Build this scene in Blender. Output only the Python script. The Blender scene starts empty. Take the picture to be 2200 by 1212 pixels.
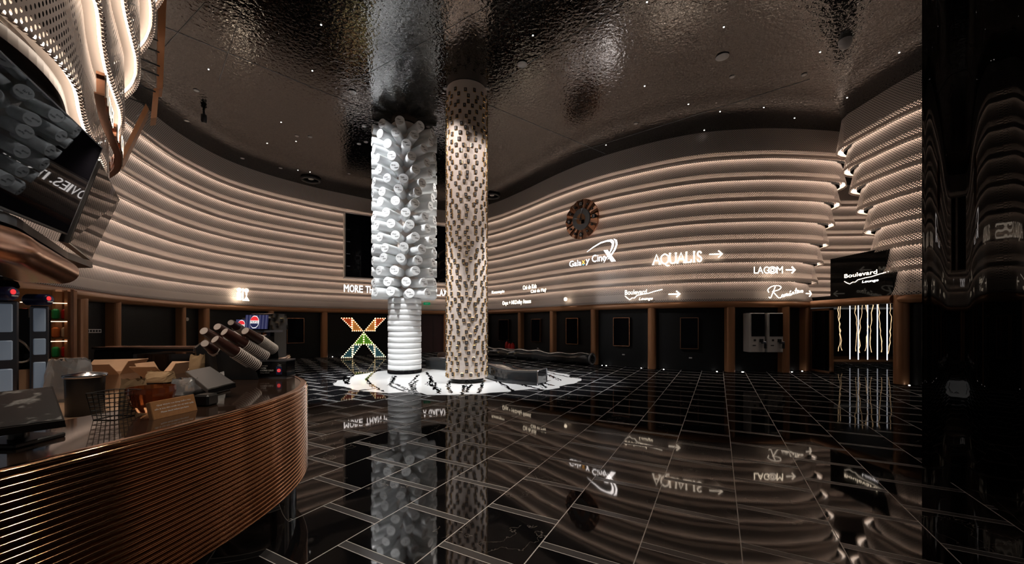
import bpy, math, random
from mathutils import Vector, Matrix
random.seed(7)
PI = math.pi
S = bpy.context.scene
C = S.collection
# ---------------------------------------------------------------- camera, world, exposure
F = 823.0; HZ = 697.0; H = 1.5; CEIL = 7.64
cam_d = bpy.data.cameras.new('camera'); cam = bpy.data.objects.new('camera', cam_d); C.objects.link(cam)
cam.location = (0, 0, H); cam.rotation_euler = (PI/2, 0, 0)
cam_d.sensor_width = 36; cam_d.lens = F/2200*36; cam_d.shift_y = (HZ-606)/2200
cam_d.clip_start = 0.05; cam_d.clip_end = 200
S.camera = cam
w = bpy.data.worlds.new('world'); S.world = w; w.use_nodes = True
w.node_tree.nodes['Background'].inputs[0].default_value = (1, .93, .88, 1)
w.node_tree.nodes['Background'].inputs[1].default_value = 0.06
S.view_settings.view_transform = 'Standard'; S.view_settings.look = 'None'
S.view_settings.exposure = 0.0; S.view_settings.gamma = 1; S.view_settings.use_curve_mapping = False
LED = 5.6          # cove strips of the walls
SPOT = 1.0          # ceiling spots scale

def spot(name, loc, target, energy, angle=40, col=(1, .97, .93), blend=.5, size=.05):
    d = bpy.data.lights.new(name, 'SPOT'); d.energy = energy*SPOT; d.color = col
    d.spot_size = math.radians(angle); d.spot_blend = blend; d.shadow_soft_size = size
    o = bpy.data.objects.new(name, d); C.objects.link(o); o.location = loc
    v = Vector(target)-Vector(loc); o.rotation_euler = v.to_track_quat('-Z', 'Y').to_euler()
    return o
# white column and island
spot('spot_light', (-5.1, 9.9, CEIL-.06), (-3.3, 11.9, 4.6), 560, 75, (.97, .98, 1))
spot('spot_light', (-4.9, 8.2, CEIL-.06), (-3.3, 11.9, 1.6), 1400, 46, (1, 1, 1))
spot('spot_light', (-.4, 13.4, CEIL-.06), (-3.2, 11.9, 3.6), 900, 50, (1, .93, .86))
# gold column
spot('spot_light', (-3.4, 8.0, CEIL-.06), (-1.2, 10.1, 4.6), 560, 50, (1, .9, .84))
spot('spot_light', (1.6, 8.2, CEIL-.06), (-1.2, 10.1, 3.8), 560, 50, (1, .9, .84))
# island top
spot('spot_light', (-3.2, 7.6, CEIL-.06), (-3.0, 9.9, 0), 2200, 46, (1, 1, 1))
spot('spot_light', (1.4, 9.0, CEIL-.06), (.3, 10.4, 0), 2200, 44, (1, 1, 1))
spot('spot_light', (-4.4, 12.4, CEIL-.06), (-3.6, 11.2, 0), 1300, 46, (1, 1, 1))
# concession counter
spot('spot_light', (-.9, 5.2, CEIL-.06), (-2.2, 3.0, 1), 260, 50, (1, .85, .7))
spot('spot_light', (-1.2, 2.4, CEIL-.06), (-2.4, 2.6, 1), 130, 50, (1, .85, .7))

spot('spot_light', (2.2, 3.6, CEIL-.06), (-1.6, 2.4, .6), 300, 40, (1, .86, .7), .5, .03)  # added spot, draws highlight lines along the copper ribs
spot('spot_light', (.6, .6, CEIL-.06), (-1.6, 2.0, .6), 160, 40, (1, .86, .7), .5, .03)  # second spot added for the rib highlights
spot('spot_light', (-2.75, 2.4, 3.1), (-2.3, 2.6, 1), 30, 110, (1, .8, .62), 1)
spot('spot_light', (-3.5, 3.4, 3.1), (-3.4, 3.5, .8), 60, 110, (1, .8, .62), 1)
spot('spot_light', (-4.3, 4.2, 3.1), (-4.6, 4.4, .8), 60, 110, (1, .8, .62), 1)

# ---------------------------------------------------------------- helpers
def G(px, py, z=0.0):
    Z = (H-z)*F/(py-HZ)
    return Vector(((px-1100)*Z/F, Z, z))
def R(px, py, Z):
    return Vector(((px-1100)*Z/F, Z, H+(HZ-py)*Z/F))
M = {}
def mat(name, col, rough=.5, metal=0, emit=None, es=0, spec=None, ior=None, trans=0, coat=0):
    m = bpy.data.materials.new(name); m.use_nodes = True
    b = m.node_tree.nodes['Principled BSDF']
    b.inputs['Base Color'].default_value = (*col, 1); b.inputs['Roughness'].default_value = rough
    b.inputs['Metallic'].default_value = metal
    if emit: b.inputs['Emission Color'].default_value = (*emit, 1); b.inputs['Emission Strength'].default_value = es
    if spec is not None: b.inputs['Specular IOR Level'].default_value = spec
    if ior: b.inputs['IOR'].default_value = ior
    if trans: b.inputs['Transmission Weight'].default_value = trans
    if coat: b.inputs['Coat Weight'].default_value = coat; b.inputs['Coat Roughness'].default_value = .04
    M[name] = m
    return m
def nd(m, t, **k):
    n = m.node_tree.nodes.new(t)
    for a, v in k.items(): setattr(n, a, v)
    return n
def lk(m, a, b): m.node_tree.links.new(a, b)
def math_n(m, op, a, b=None, c=None):
    n = nd(m, 'ShaderNodeMath', operation=op)
    for i, v in enumerate((a, b, c)):
        if v is None: continue
        if isinstance(v, (int, float)): n.inputs[i].default_value = v
        else: lk(m, v, n.inputs[i])
    return n.outputs[0]
def noise_rough(m, scale, lo, hi, detail=3):
    t = nd(m, 'ShaderNodeTexCoord'); n = nd(m, 'ShaderNodeTexNoise'); n.inputs['Scale'].default_value = scale; n.inputs['Detail'].default_value = detail
    lk(m, t.outputs['Object'], n.inputs['Vector'])
    r = nd(m, 'ShaderNodeMapRange'); r.inputs['To Min'].default_value = lo; r.inputs['To Max'].default_value = hi
    lk(m, n.outputs['Fac'], r.inputs['Value']); lk(m, r.outputs[0], m.node_tree.nodes['Principled BSDF'].inputs['Roughness'])
def bump(m, scale, strength, dist=.01, detail=2, stretch=None, coord='Object'):
    t = nd(m, 'ShaderNodeTexCoord'); n = nd(m, 'ShaderNodeTexNoise'); n.inputs['Scale'].default_value = scale; n.inputs['Detail'].default_value = detail
    if stretch:
        mp = nd(m, 'ShaderNodeMapping'); mp.inputs['Scale'].default_value = stretch
        lk(m, t.outputs[coord], mp.inputs[0]); lk(m, mp.outputs[0], n.inputs['Vector'])
    else: lk(m, t.outputs[coord], n.inputs['Vector'])
    b = nd(m, 'ShaderNodeBump'); b.inputs['Strength'].default_value = strength; b.inputs['Distance'].default_value = dist
    lk(m, n.outputs['Fac'], b.inputs['Height']); lk(m, b.outputs[0], m.node_tree.nodes['Principled BSDF'].inputs['Normal'])
    return b, n
def noise_col(m, c1, c2, scale, detail=4, stretch=None):
    t = nd(m, 'ShaderNodeTexCoord'); n = nd(m, 'ShaderNodeTexNoise'); n.inputs['Scale'].default_value = scale; n.inputs['Detail'].default_value = detail
    mp = nd(m, 'ShaderNodeMapping')
    if stretch: mp.inputs['Scale'].default_value = stretch
    lk(m, t.outputs['Object'], mp.inputs[0]); lk(m, mp.outputs[0], n.inputs['Vector'])
    r = nd(m, 'ShaderNodeMix', data_type='RGBA'); r.inputs[6].default_value = (*c1, 1); r.inputs[7].default_value = (*c2, 1)
    lk(m, n.outputs['Fac'], r.inputs[0]); lk(m, r.outputs[2], m.node_tree.nodes['Principled BSDF'].inputs['Base Color'])

bz = mat('bronze_paint', (.38, .18, .085), .34, .3); noise_rough(bz, 6, .28, .42)
cop = mat('copper', (.56, .31, .18), .1, 1.0)
mat('copper_plate', (.52, .27, .17), .25, 1.0)
mat('gold', (.85, .58, .25), .22, 1.0)
mat('black_wall', (.006, .0065, .0075), .5, spec=.25); noise_rough(M['black_wall'], 30, .4, .65)
mat('black_gloss', (.005, .005, .006), .04, ior=1.3)
mat('black_plastic', (.012, .012, .013), .28)
mat('black_matte', (.012, .012, .012), .7)
mat('screen_black', (.004, .004, .006), .015, ior=1.16)
mat('white_paper', (.86, .86, .86), .55)
wt = mat('white_tube', (.8, .82, .83), .42); bump(wt, 9, .15, .01)
mat('column_cream', (.72, .63, .575), .5)
mat('ink', (.03, .03, .035), .6)
mat('steel', (.55, .56, .6), .22, 1.0)
mat('dark_steel', (.16, .17, .2), .25, 1.0)
mat('led', (1, .8, .6), .5, emit=(1, .83, .69), es=LED)
mat('sign_warm', (1, .9, .8), .5, emit=(1, .83, .62), es=7)
mat('sign_neon', (1, .9, .8), .5, emit=(1, .85, .68), es=3.2)
mat('sign_side', (.5, .45, .4), .5)
mat('sign_white', (1, 1, 1), .5, emit=(1, .93, .9), es=8)
mat('bulb', (1, .9, .7), .4, emit=(1, .78, .42), es=4)
mat('spark', (1, 1, 1), .4, emit=(1, .96, .9), es=14)
mat('led_near', (1, .85, .7), .5, emit=(1, .82, .66), es=7)
mat('liner', (.75, .66, .6), .6)
mat('cavity_shade', (.006, .005, .005), .9)  # black puts the shade behind the perforated panels into the colour
mat('cardboard', (.46, .29, .18), .8); noise_col(M['cardboard'], (.42, .26, .16), (.5, .32, .2), 12)
mat('paper_bag', (.4, .27, .15), .8)
mat('worktop', (.3, .19, .12), .3)
mat('grey_panel', (.5, .48, .47), .5)
mat('kiosk_white', (.62, .6, .59), .35)
mat('red', (.5, .01, .01), .3); mat('green', (.02, .35, .1), .4); mat('blue', (.02, .03, .12), .3)
mat('snack_cream', (.6, .5, .35), .5); mat('orange', (.7, .2, .05), .5)
mat('brown_cup', (.05, .018, .014), .3); mat('cup_rim', (.6, .55, .52), .5)
mat('cup_bottom', (.45, .4, .38), .5)
wd = mat('wood', (.34, .16, .06), .3); noise_col(wd, (.26, .12, .045), (.4, .2, .08), 5, 5, (1, 12, 12))
mat('amber_glass', (.25, .06, .015), .12, trans=.5)
mat('plastic_film', (.6, .62, .65), .18, trans=.75)
mat('pale_blue', (.2, .26, .34), .4, emit=(.5, .62, .8), es=.08)
mat('snack_light', (1, .8, .6), .5, emit=(1, .7, .45), es=2.5)
mat('maroon', (.035, .012, .012), .5)
mat('grey_metal', (.24, .24, .25), .4, .6)
mat('tablet_grey', (.09, .09, .095), .35); mat('pouf', (.1, .06, .045), .6)
mat('glass', (.9, .9, .9), .02, trans=1.0, ior=1.3)
mat('exit_green', (0, .25, .1), .5, emit=(0, .5, .2), es=.3)
mat('pepsi_panel', (.02, .025, .12), .35, emit=(.05, .06, .2), es=.25)
mat('pepsi_red', (.8, .02, .03), .4, emit=(.9, .04, .05), es=.8)
mat('pepsi_white', (.9, .9, .9), .4, emit=(1, 1, 1), es=.9)
mat('pepsi_stripe', (.14, .16, .35), .4, emit=(.16, .18, .4), es=.2)
mat('screen_reflection', (.05, .055, .06), .3)
t_ = M['screen_reflection']; noise_col(t_, (.02, .022, .025), (.3, .31, .31), 16, 5); t_.node_tree.nodes['Mix'].clamp_factor = True  # pale specks paint a reflection into the screen colour
for n_ in t_.node_tree.nodes:
    if n_.bl_idname == 'ShaderNodeMix':
        rr_ = t_.node_tree.nodes.new('ShaderNodeMapRange'); rr_.inputs['From Min'].default_value = .56; rr_.inputs['From Max'].default_value = .7; t_.node_tree.links.new(n_.inputs[0].links[0].from_socket, rr_.inputs['Value']); t_.node_tree.links.new(rr_.outputs[0], n_.inputs[0])
gb = mat('black_glass_bench', (.03, .033, .036), .12, coat=.6); bump(gb, 3, .4, .02)
mat('led_cool', (1, 1, 1), .5, emit=(.85, .9, 1), es=2)
mat('led_gold', (1, .8, .5), .5, emit=(1, .66, .36), es=1.4)
mat('x_red', (.4, .04, .01), .5, emit=(.8, .12, .02), es=.22)
mat('x_orange', (.5, .2, .05), .5, emit=(.9, .35, .08), es=.25)
mat('x_green', (.08, .25, .02), .5, emit=(.12, .4, .02), es=.25)
mat('x_blue', (.02, .08, .12), .5, emit=(.03, .12, .16), es=.25)
mat('logo_orange', (1, .5, .1), .5, emit=(1, .45, .08), es=3)
mat('logo_blue', (.1, .4, .6), .5, emit=(.15, .4, .5), es=2)

def perf_mat(name, cell, r, col, rough=.45, slot=1.0):
    m = mat(name, col, rough); m.node_tree.nodes['Principled BSDF'].inputs['Metallic'].default_value = .15
    uv = nd(m, 'ShaderNodeUVMap'); uv.uv_map = 'UVMap'
    outs = []
    for off in (0, .5):
        mp = nd(m, 'ShaderNodeMapping'); mp.inputs['Scale'].default_value = (1/cell, 1/cell, 0); mp.inputs['Location'].default_value = (off, off, 0)
        lk(m, uv.outputs[0], mp.inputs[0])
        fr = nd(m, 'ShaderNodeVectorMath', operation='FRACTION'); lk(m, mp.outputs[0], fr.inputs[0])
        sb = nd(m, 'ShaderNodeVectorMath', operation='SUBTRACT'); sb.inputs[1].default_value = (.5, .5, 0); lk(m, fr.outputs[0], sb.inputs[0])
        ml = nd(m, 'ShaderNodeVectorMath', operation='MULTIPLY'); ml.inputs[1].default_value = (1, slot, 0); lk(m, sb.outputs[0], ml.inputs[0])
        ln = nd(m, 'ShaderNodeVectorMath', operation='LENGTH'); lk(m, ml.outputs[0], ln.inputs[0])
        outs.append(ln.outputs['Value'])
    mn = math_n(m, 'MINIMUM', outs[0], outs[1])
    hole = math_n(m, 'LESS_THAN', mn, r)
    tr = nd(m, 'ShaderNodeBsdfTransparent'); mx = nd(m, 'ShaderNodeMixShader')
    lk(m, hole, mx.inputs[0]); lk(m, m.node_tree.nodes['Principled BSDF'].outputs[0], mx.inputs[1]); lk(m, tr.outputs[0], mx.inputs[2])
    lk(m, mx.outputs[0], m.node_tree.nodes['Material Output'].inputs[0])
    return m
perf_mat('perforated', .066, .2, (.56, .485, .445))
perf_mat('perforated_near', .062, .13, (.56, .485, .445), slot=.5)


# glossy black marble floor with steel strips, tile axes d1 (columns) and d2
def floor_mat():
    m = mat('floor_marble', (.008, .008, .009), .05, spec=.5, ior=1.36)
    b = m.node_tree.nodes['Principled BSDF']
    g = nd(m, 'ShaderNodeNewGeometry'); sp = nd(m, 'ShaderNodeSeparateXYZ'); lk(m, g.outputs['Position'], sp.inputs[0])
    X, Y = sp.outputs[0], sp.outputs[1]
    u = math_n(m, 'SUBTRACT', math_n(m, 'MULTIPLY', X, .880), math_n(m, 'MULTIPLY', Y, .474))
    v = math_n(m, 'ADD', math_n(m, 'MULTIPLY', X, .474), math_n(m, 'MULTIPLY', Y, .880))
    W = .602; P = .638
    uu = math_n(m, 'DIVIDE', math_n(m, 'SUBTRACT', u, .135), W)
    col = math_n(m, 'FLOOR', uu)
    fu = math_n(m, 'FRACT', uu)
    du = math_n(m, 'MULTIPLY', math_n(m, 'MINIMUM', fu, math_n(m, 'SUBTRACT', 1.0, fu)), W)
    par = math_n(m, 'FLOORED_MODULO', col, 2.0)
    vv = math_n(m, 'DIVIDE', math_n(m, 'ADD', math_n(m, 'SUBTRACT', v, 2.36), math_n(m, 'MULTIPLY', par, P/2)), P)
    fv = math_n(m, 'MULTIPLY', math_n(m, 'FRACT', vv), P)
    # band: fv in 0 .. .068 ; lines at both edges
    gu = math_n(m, 'LESS_THAN', du, .0035)
    l1 = math_n(m, 'LESS_THAN', math_n(m, 'ABSOLUTE', math_n(m, 'SUBTRACT', fv, .004)), .0025)
    l2 = math_n(m, 'LESS_THAN', math_n(m, 'ABSOLUTE', math_n(m, 'SUBTRACT', fv, .07)), .0025)
    line = math_n(m, 'MAXIMUM', gu, math_n(m, 'MAXIMUM', l1, l2))
    band = math_n(m, 'LESS_THAN', fv, .07)
    # fine veins
    ns = nd(m, 'ShaderNodeTexNoise'); ns.inputs['Scale'].default_value = .9; ns.inputs['Detail'].default_value = 6; ns.inputs['Roughness'].default_value = .55
    lk(m, g.outputs['Position'], ns.inputs['Vector'])
    vn = math_n(m, 'LESS_THAN', math_n(m, 'ABSOLUTE', math_n(m, 'SUBTRACT', ns.outputs['Fac'], .5)), .0014)
    n2 = nd(m, 'ShaderNodeTexNoise'); n2.inputs['Scale'].default_value = .7; lk(m, g.outputs['Position'], n2.inputs['Vector'])
    vn = math_n(m, 'MULTIPLY', vn, math_n(m, 'GREATER_THAN', n2.outputs['Fac'], .5))
    c0 = nd(m, 'ShaderNodeMix', data_type='RGBA'); c0.inputs[6].default_value = (.006, .006, .007, 1); c0.inputs[7].default_value = (.12, .11, .1, 1); lk(m, vn, c0.inputs[0])
    c1 = nd(m, 'ShaderNodeMix', data_type='RGBA'); c1.inputs[7].default_value = (.06, .06, .063, 1); lk(m, band, c1.inputs[0]); lk(m, c0.outputs[2], c1.inputs[6])
    c2 = nd(m, 'ShaderNodeMix', data_type='RGBA'); c2.inputs[7].default_value = (.8, .78, .76, 1); lk(m, line, c2.inputs[0]); lk(m, c1.outputs[2], c2.inputs[6])
    lk(m, c2.outputs[2], b.inputs['Base Color'])
    ro = math_n(m, 'ADD', math_n(m, 'MULTIPLY', math_n(m, 'MAXIMUM', line, band), .22), .035)
    lk(m, ro, b.inputs['Roughness'])
    # slight waviness, each tile polished on its own
    n3 = nd(m, 'ShaderNodeTexNoise'); n3.inputs['Scale'].default_value = 2.6; n3.inputs['Detail'].default_value = 1
    lk(m, g.outputs['Position'], n3.inputs['Vector'])
    bp = nd(m, 'ShaderNodeBump'); bp.inputs['Strength'].default_value = .06; bp.inputs['Distance'].default_value = .01
    lk(m, n3.outputs['Fac'], bp.inputs['Height']); lk(m, bp.outputs[0], b.inputs['Normal'])
def gloss_mix(m, fac, rough, rsock=None):
    b = m.node_tree.nodes['Principled BSDF']; b.inputs['Specular IOR Level'].default_value = 0; b.inputs['Metallic'].default_value = 0
    g = nd(m, 'ShaderNodeBsdfGlossy'); g.inputs['Roughness'].default_value = rough; g.inputs['Color'].default_value = (1, .97, .95, 1)
    if rsock: lk(m, rsock, g.inputs['Roughness'])
    if b.inputs['Normal'].is_linked: lk(m, b.inputs['Normal'].links[0].from_socket, g.inputs['Normal'])
    mx = nd(m, 'ShaderNodeMixShader'); mx.inputs[0].default_value = fac
    lk(m, b.outputs[0], mx.inputs[1]); lk(m, g.outputs[0], mx.inputs[2]); lk(m, mx.outputs[0], m.node_tree.nodes['Material Output'].inputs[0])
floor_mat(); gloss_mix(M['floor_marble'], .1, .03, M['floor_marble'].node_tree.nodes['Principled BSDF'].inputs['Roughness'].links[0].from_socket)
def ceil_mat():
    m = mat('rippled_ceiling', (.14, .135, .134), .025, 1.0)
    b = m.node_tree.nodes['Principled BSDF']
    g = nd(m, 'ShaderNodeNewGeometry')
    n1 = nd(m, 'ShaderNodeTexNoise'); n1.inputs['Scale'].default_value = 13; n1.inputs['Detail'].default_value = 2; n1.inputs['Distortion'].default_value = .4
    lk(m, g.outputs['Position'], n1.inputs['Vector'])
    bp = nd(m, 'ShaderNodeBump'); bp.inputs['Strength'].default_value = .8; bp.inputs['Distance'].default_value = .0095
    lk(m, n1.outputs['Fac'], bp.inputs['Height']); lk(m, bp.outputs[0], b.inputs['Normal'])
ceil_mat(); M['rippled_ceiling'].node_tree.nodes['Principled BSDF'].inputs['Base Color'].default_value = (.004, .004, .004, 1); gloss_mix(M['rippled_ceiling'], .16, .0)
pm = mat('pillar_gloss', (.0015, .0015, .0015), .03); gloss_mix(pm, .03, .02)

# ---- mesh builder
class MB:
    def __init__(s): s.v = []; s.f = []; s.mi = []; s.uv = {}; s.mats = []; s.sm = []
    def mi_(s, m):
        if m not in s.mats: s.mats.append(m)
        return s.mats.index(m)
    def add(s, vs, fs, m, smooth=False, T=None, uvs=None):
        b = len(s.v); k = s.mi_(m)
        for p in vs:
            p = Vector(p)
            if T is not None: p = T @ p
            s.v.append(p)
        for i, f in enumerate(fs):
            if uvs: s.uv[len(s.f)] = uvs[i]
            s.f.append([b+j for j in f]); s.mi.append(k); s.sm.append(smooth)
        return s
    def box(s, c, d, m, T=None, bev=0):
        x, y, z = c; a, b_, h = d[0]/2, d[1]/2, d[2]/2
        if bev:
            e = min(bev, a*.9, b_*.9, h*.9); vs = []; 
            # chamfered along all edges: 24 verts
            for sx in (-1, 1):
                for sy in (-1, 1):
                    for sz in (-1, 1):
                        vs += [(x+sx*a, y+sy*(b_-e), z+sz*(h-e)), (x+sx*(a-e), y+sy*b_, z+sz*(h-e)), (x+sx*(a-e), y+sy*(b_-e), z+sz*h)]
            I = lambda sx, sy, sz, k: ((sx > 0)*4+(sy > 0)*2+(sz > 0))*3+k
            fs = []
            for q in (-1, 1):
                fs.append([I(q, -1, -1, 0), I(q, 1, -1, 0), I(q, 1, 1, 0), I(q, -1, 1, 0)][::q])
                fs.append([I(-1, q, -1, 1), I(1, q, -1, 1), I(1, q, 1, 1), I(-1, q, 1, 1)][::-q])
                fs.append([I(-1, -1, q, 2), I(1, -1, q, 2), I(1, 1, q, 2), I(-1, 1, q, 2)][::q])
            for p in (-1, 1):
                for q in (-1, 1):
                    fs.append([I(p, q, -1, 0), I(p, q, -1, 1), I(p, q, 1, 1), I(p, q, 1, 0)][::p*q])
                    fs.append([I(p, -1, q, 0), I(p, -1, q, 2), I(p, 1, q, 2), I(p, 1, q, 0)][::-p*q])
                    fs.append([I(-1, p, q, 1), I(-1, p, q, 2), I(1, p, q, 2), I(1, p, q, 1)][::p*q])
            for sx in (-1, 1):
                for sy in (-1, 1):
                    for sz in (-1, 1): fs.append([I(sx, sy, sz, 0), I(sx, sy, sz, 1), I(sx, sy, sz, 2)][::sx*sy*sz])
            return s.add(vs, fs, m, False, T)
        vs = [(x+i*a, y+j*b_, z+k*h) for i in (-1, 1) for j in (-1, 1) for k in (-1, 1)]
        return s.add(vs, [(0, 1, 3, 2), (4, 6, 7, 5), (0, 4, 5, 1), (2, 3, 7, 6), (0, 2, 6, 4), (1, 5, 7, 3)], m, False, T)
    def lathe(s, prof, m, n=32, T=None, smooth=True, cap=True):
        vs = [(r*math.cos(2*PI*i/n), r*math.sin(2*PI*i/n), z) for r, z in prof for i in range(n)]
        fs = []
        for j in range(len(prof)-1):
            for i in range(n):
                k = (i+1) % n; fs.append((j*n+i, j*n+k, (j+1)*n+k, (j+1)*n+i))
        s.add(vs, fs, m, smooth, T)
        if cap:
            for j, rev in ((0, True), (len(prof)-1, False)):
                if prof[j][0] > 1e-5:
                    r, z = prof[j]; ring = [(r*math.cos(2*PI*i/n), r*math.sin(2*PI*i/n), z) for i in range(n)]
                    s.add(ring, [tuple(range(n))[::-1] if rev else tuple(range(n))], m, False, T)
        return s
    def tube(s, pts, r, m, n=8, closed=False):
        if m in ('sign_warm', 'sign_white'): m = 'sign_neon'
        pts = [Vector(p) for p in pts]; N = len(pts); vs = []; fs = []; up = None
        for i, p in enumerate(pts):
            t = (pts[(i+1) % N]-pts[i-1]) if closed else (pts[min(i+1, N-1)]-pts[max(i-1, 0)])
            if t.length < 1e-9: t = Vector((0, 0, 1))
            t.normalize()
            if up is None: up = Vector((0, 0, 1)) if abs(t.z) < .9 else Vector((1, 0, 0))
            a = t.cross(up)
            if a.length < 1e-4: a = t.orthogonal()
            a.normalize(); up = a.cross(t)
            rr = r[i] if isinstance(r, (list, tuple)) else r
            vs += [p+a*rr*math.cos(2*PI*k/n)+up*rr*math.sin(2*PI*k/n) for k in range(n)]
        for i in range(N if closed else N-1):
            j = (i+1) % N
            for k in range(n): fs.append((i*n+k, i*n+(k+1) % n, j*n+(k+1) % n, j*n+k))
        if not closed: fs += [tuple(range(n)), tuple(range((N-1)*n, N*n))[::-1]]
        return s.add(vs, fs, m, True)
    def prism(s, poly, z0, z1, m, T=None, mtop=None):
        n = len(poly); vs = [(x, y, z0) for x, y in poly]+[(x, y, z1) for x, y in poly]
        s.add(vs, [(i, (i+1) % n, n+(i+1) % n, n+i) for i in range(n)]+[tuple(range(n))[::-1]], m, False, T)
        s.add(vs[n:], [tuple(range(n))], mtop or m, False, T)
        return s
    def build(s, name, parent=None, loc=None):
        me = bpy.data.meshes.new(name); org = Vector(loc) if loc is not None else Vector((0, 0, 0))
        me.from_pydata([p-org for p in s.v], [], s.f)
        for m in s.mats: me.materials.append(M[m])
        me.polygons.foreach_set('material_index', s.mi); me.polygons.foreach_set('use_smooth', s.sm)
        if s.uv:
            ul = me.uv_layers.new(name='UVMap')
            for p in me.polygons:
                if p.index in s.uv:
                    for li, q in zip(p.loop_indices, s.uv[p.index]): ul.data[li].uv = q
        me.update()
        o = bpy.data.objects.new(name, me); C.objects.link(o)
        if parent is not None: o.parent = parent; o.matrix_parent_inverse = Matrix()
        if loc is not None:
            o.location = org - (wloc(parent) if parent is not None else Vector((0, 0, 0)))
        elif parent is not None: o.location = -wloc(parent)
        return o
def wloc(o):
    p = Vector(o.location)
    while o.parent is not None: o = o.parent; p += Vector(o.location)
    return p
def tag(o, label, cat, group=None, kind=None):
    o['label'] = label; o['category'] = cat
    if group: o['group'] = group
    if kind: o['kind'] = kind
    return o
def empty(name, loc, label=None, cat=None, group=None):
    o = bpy.data.objects.new(name, None); C.objects.link(o); o.location = loc; o.empty_display_size = .2
    if label: tag(o, label, cat, group)
    return o
def struct(o): o['kind'] = 'structure'; return o
def copy_tree(o, loc=None, parent=None, label=None):
    c = o.copy(); C.objects.link(c); c.parent = parent
    if loc is not None: c.location = loc
    if label: c['label'] = label
    for ch in list(o.children):
        d = ch.copy(); C.objects.link(d); d.parent = c; d.matrix_parent_inverse = Matrix()
        for g in list(ch.children):
            e = g.copy(); C.objects.link(e); e.parent = d; e.matrix_parent_inverse = Matrix()
    return c
_tc = {}
def text_geo(body, ext=.02):
    """unit text geometry: x right, y up, z out; returns verts, faces, bbox"""
    k = (body, ext)
    if k in _tc: return _tc[k]
    cu = bpy.data.curves.new('lettering', 'FONT'); cu.body = body; cu.size = 1; cu.extrude = ext; cu.resolution_u = 3
    o = bpy.data.objects.new('lettering', cu); C.objects.link(o)
    me = o.to_mesh(); vs = [Vector(v.co) for v in me.vertices]; fs = [tuple(p.vertices) for p in me.polygons]
    o.to_mesh_clear(); C.objects.unlink(o); bpy.data.objects.remove(o); bpy.data.curves.remove(cu)
    x0 = min(v.x for v in vs); x1 = max(v.x for v in vs); y0 = min(v.y for v in vs); y1 = max(v.y for v in vs)
    _tc[k] = (vs, fs, (x0, x1, y0, y1)); return _tc[k]
def frame(o, xd, yd):
    """matrix with x along xd, y along yd, z = cross (out)"""
    xd = Vector(xd).normalized(); yd = Vector(yd).normalized(); zd = xd.cross(yd)
    m = Matrix((( xd.x, yd.x, zd.x, o[0]), (xd.y, yd.y, zd.y, o[1]), (xd.z, yd.z, zd.z, o[2]), (0, 0, 0, 1)))
    return m
def put_text(mb, body, T, x0, x1, y0, y1, m, thick=.02, shear=0, zoff=0):
    vs, fs, (a, b, c, d) = text_geo(body)
    q = [Vector((x0+(v.x-a)/(b-a)*(x1-x0)+shear*(v.y-c)/(d-c)*(y1-y0), y0+(v.y-c)/(d-c)*(y1-y0), zoff+v.z/.02*thick/2)) for v in vs]
    if m.startswith(('sign', 'logo')):
        fr_ = [f for f in fs if all(vs[i].z > .0 for i in f)]; bk_ = [f for f in fs if not all(vs[i].z > .0 for i in f)]
        mb.add(q, fr_, m, False, T); mb.add(q, bk_, 'sign_side', False, T)
    else: mb.add(q, fs, m, False, T)
def smooth_curve(pts, step=.12):
    """Catmull-Rom through 2D points, resampled"""
    P = [Vector(p) for p in pts]; P = [P[0]*2-P[1]]+P+[P[-1]*2-P[-2]]; out = []
    for i in range(1, len(P)-2):
        a, b, c, d = P[i-1:i+3]; n = max(2, int((c-b).length/step*2))
        for k in range(n):
            t = k/n; out.append(.5*((2*b)+(c-a)*t+(2*a-5*b+4*c-d)*t*t+(3*b-a-3*c+d)*t**3))
    out.append(P[-2]); res = [out[0]]; acc = 0
    for i in range(1, len(out)):
        acc += (out[i]-out[i-1]).length
        if acc >= step: res.append(out[i]); acc = 0
    if (res[-1]-out[-1]).length > step*.3: res.append(out[-1])
    return res
def normals(c):
    n = []
    for i in range(len(c)):
        t = c[min(i+1, len(c)-1)]-c[max(i-1, 0)]; t.normalize(); n.append(Vector((t.y, -t.x)))
    return n
def sweep(mb, c, prof, m, smooth=True, uv=False, close=False):
    """prof: list of (offset_out, z); faces the room side"""
    nn = normals(c); vs = []; L = [0]
    for i in range(1, len(c)): L.append(L[-1]+(c[i]-c[i-1]).length)
    D = [0]
    for i in range(1, len(prof)): D.append(D[-1]+math.hypot(prof[i][0]-prof[i-1][0], prof[i][1]-prof[i-1][1]))
    k = len(prof)
    for p, n in zip(c, nn):
        for o, z in prof: vs.append((p.x+n.x*o, p.y+n.y*o, z))
    fs = []; uvs = []
    for i in range(len(c)-1):
        for j in range(k if close else k-1):
            j2 = (j+1) % k
            fs.append((i*k+j, (i+1)*k+j, (i+1)*k+j2, i*k+j2))
            if uv: uvs.append(((L[i], D[j]), (L[i+1], D[j]), (L[i+1], D[j2]), (L[i], D[j2])))
    if close: fs += [tuple(range(k)), tuple(range((len(c)-1)*k, len(c)*k))[::-1]]
    return mb.add(vs, fs, m, smooth, None, uvs if uv else None)

# ---------------------------------------------------------------- floor and ceiling
fl = MB().box((3, 11, -.1), (40, 32, .2), 'floor_marble').build('floor'); struct(fl)
ce = MB().box((3, 11, CEIL+.1), (40, 32, .2), 'rippled_ceiling').build('ceiling'); struct(ce)
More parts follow.
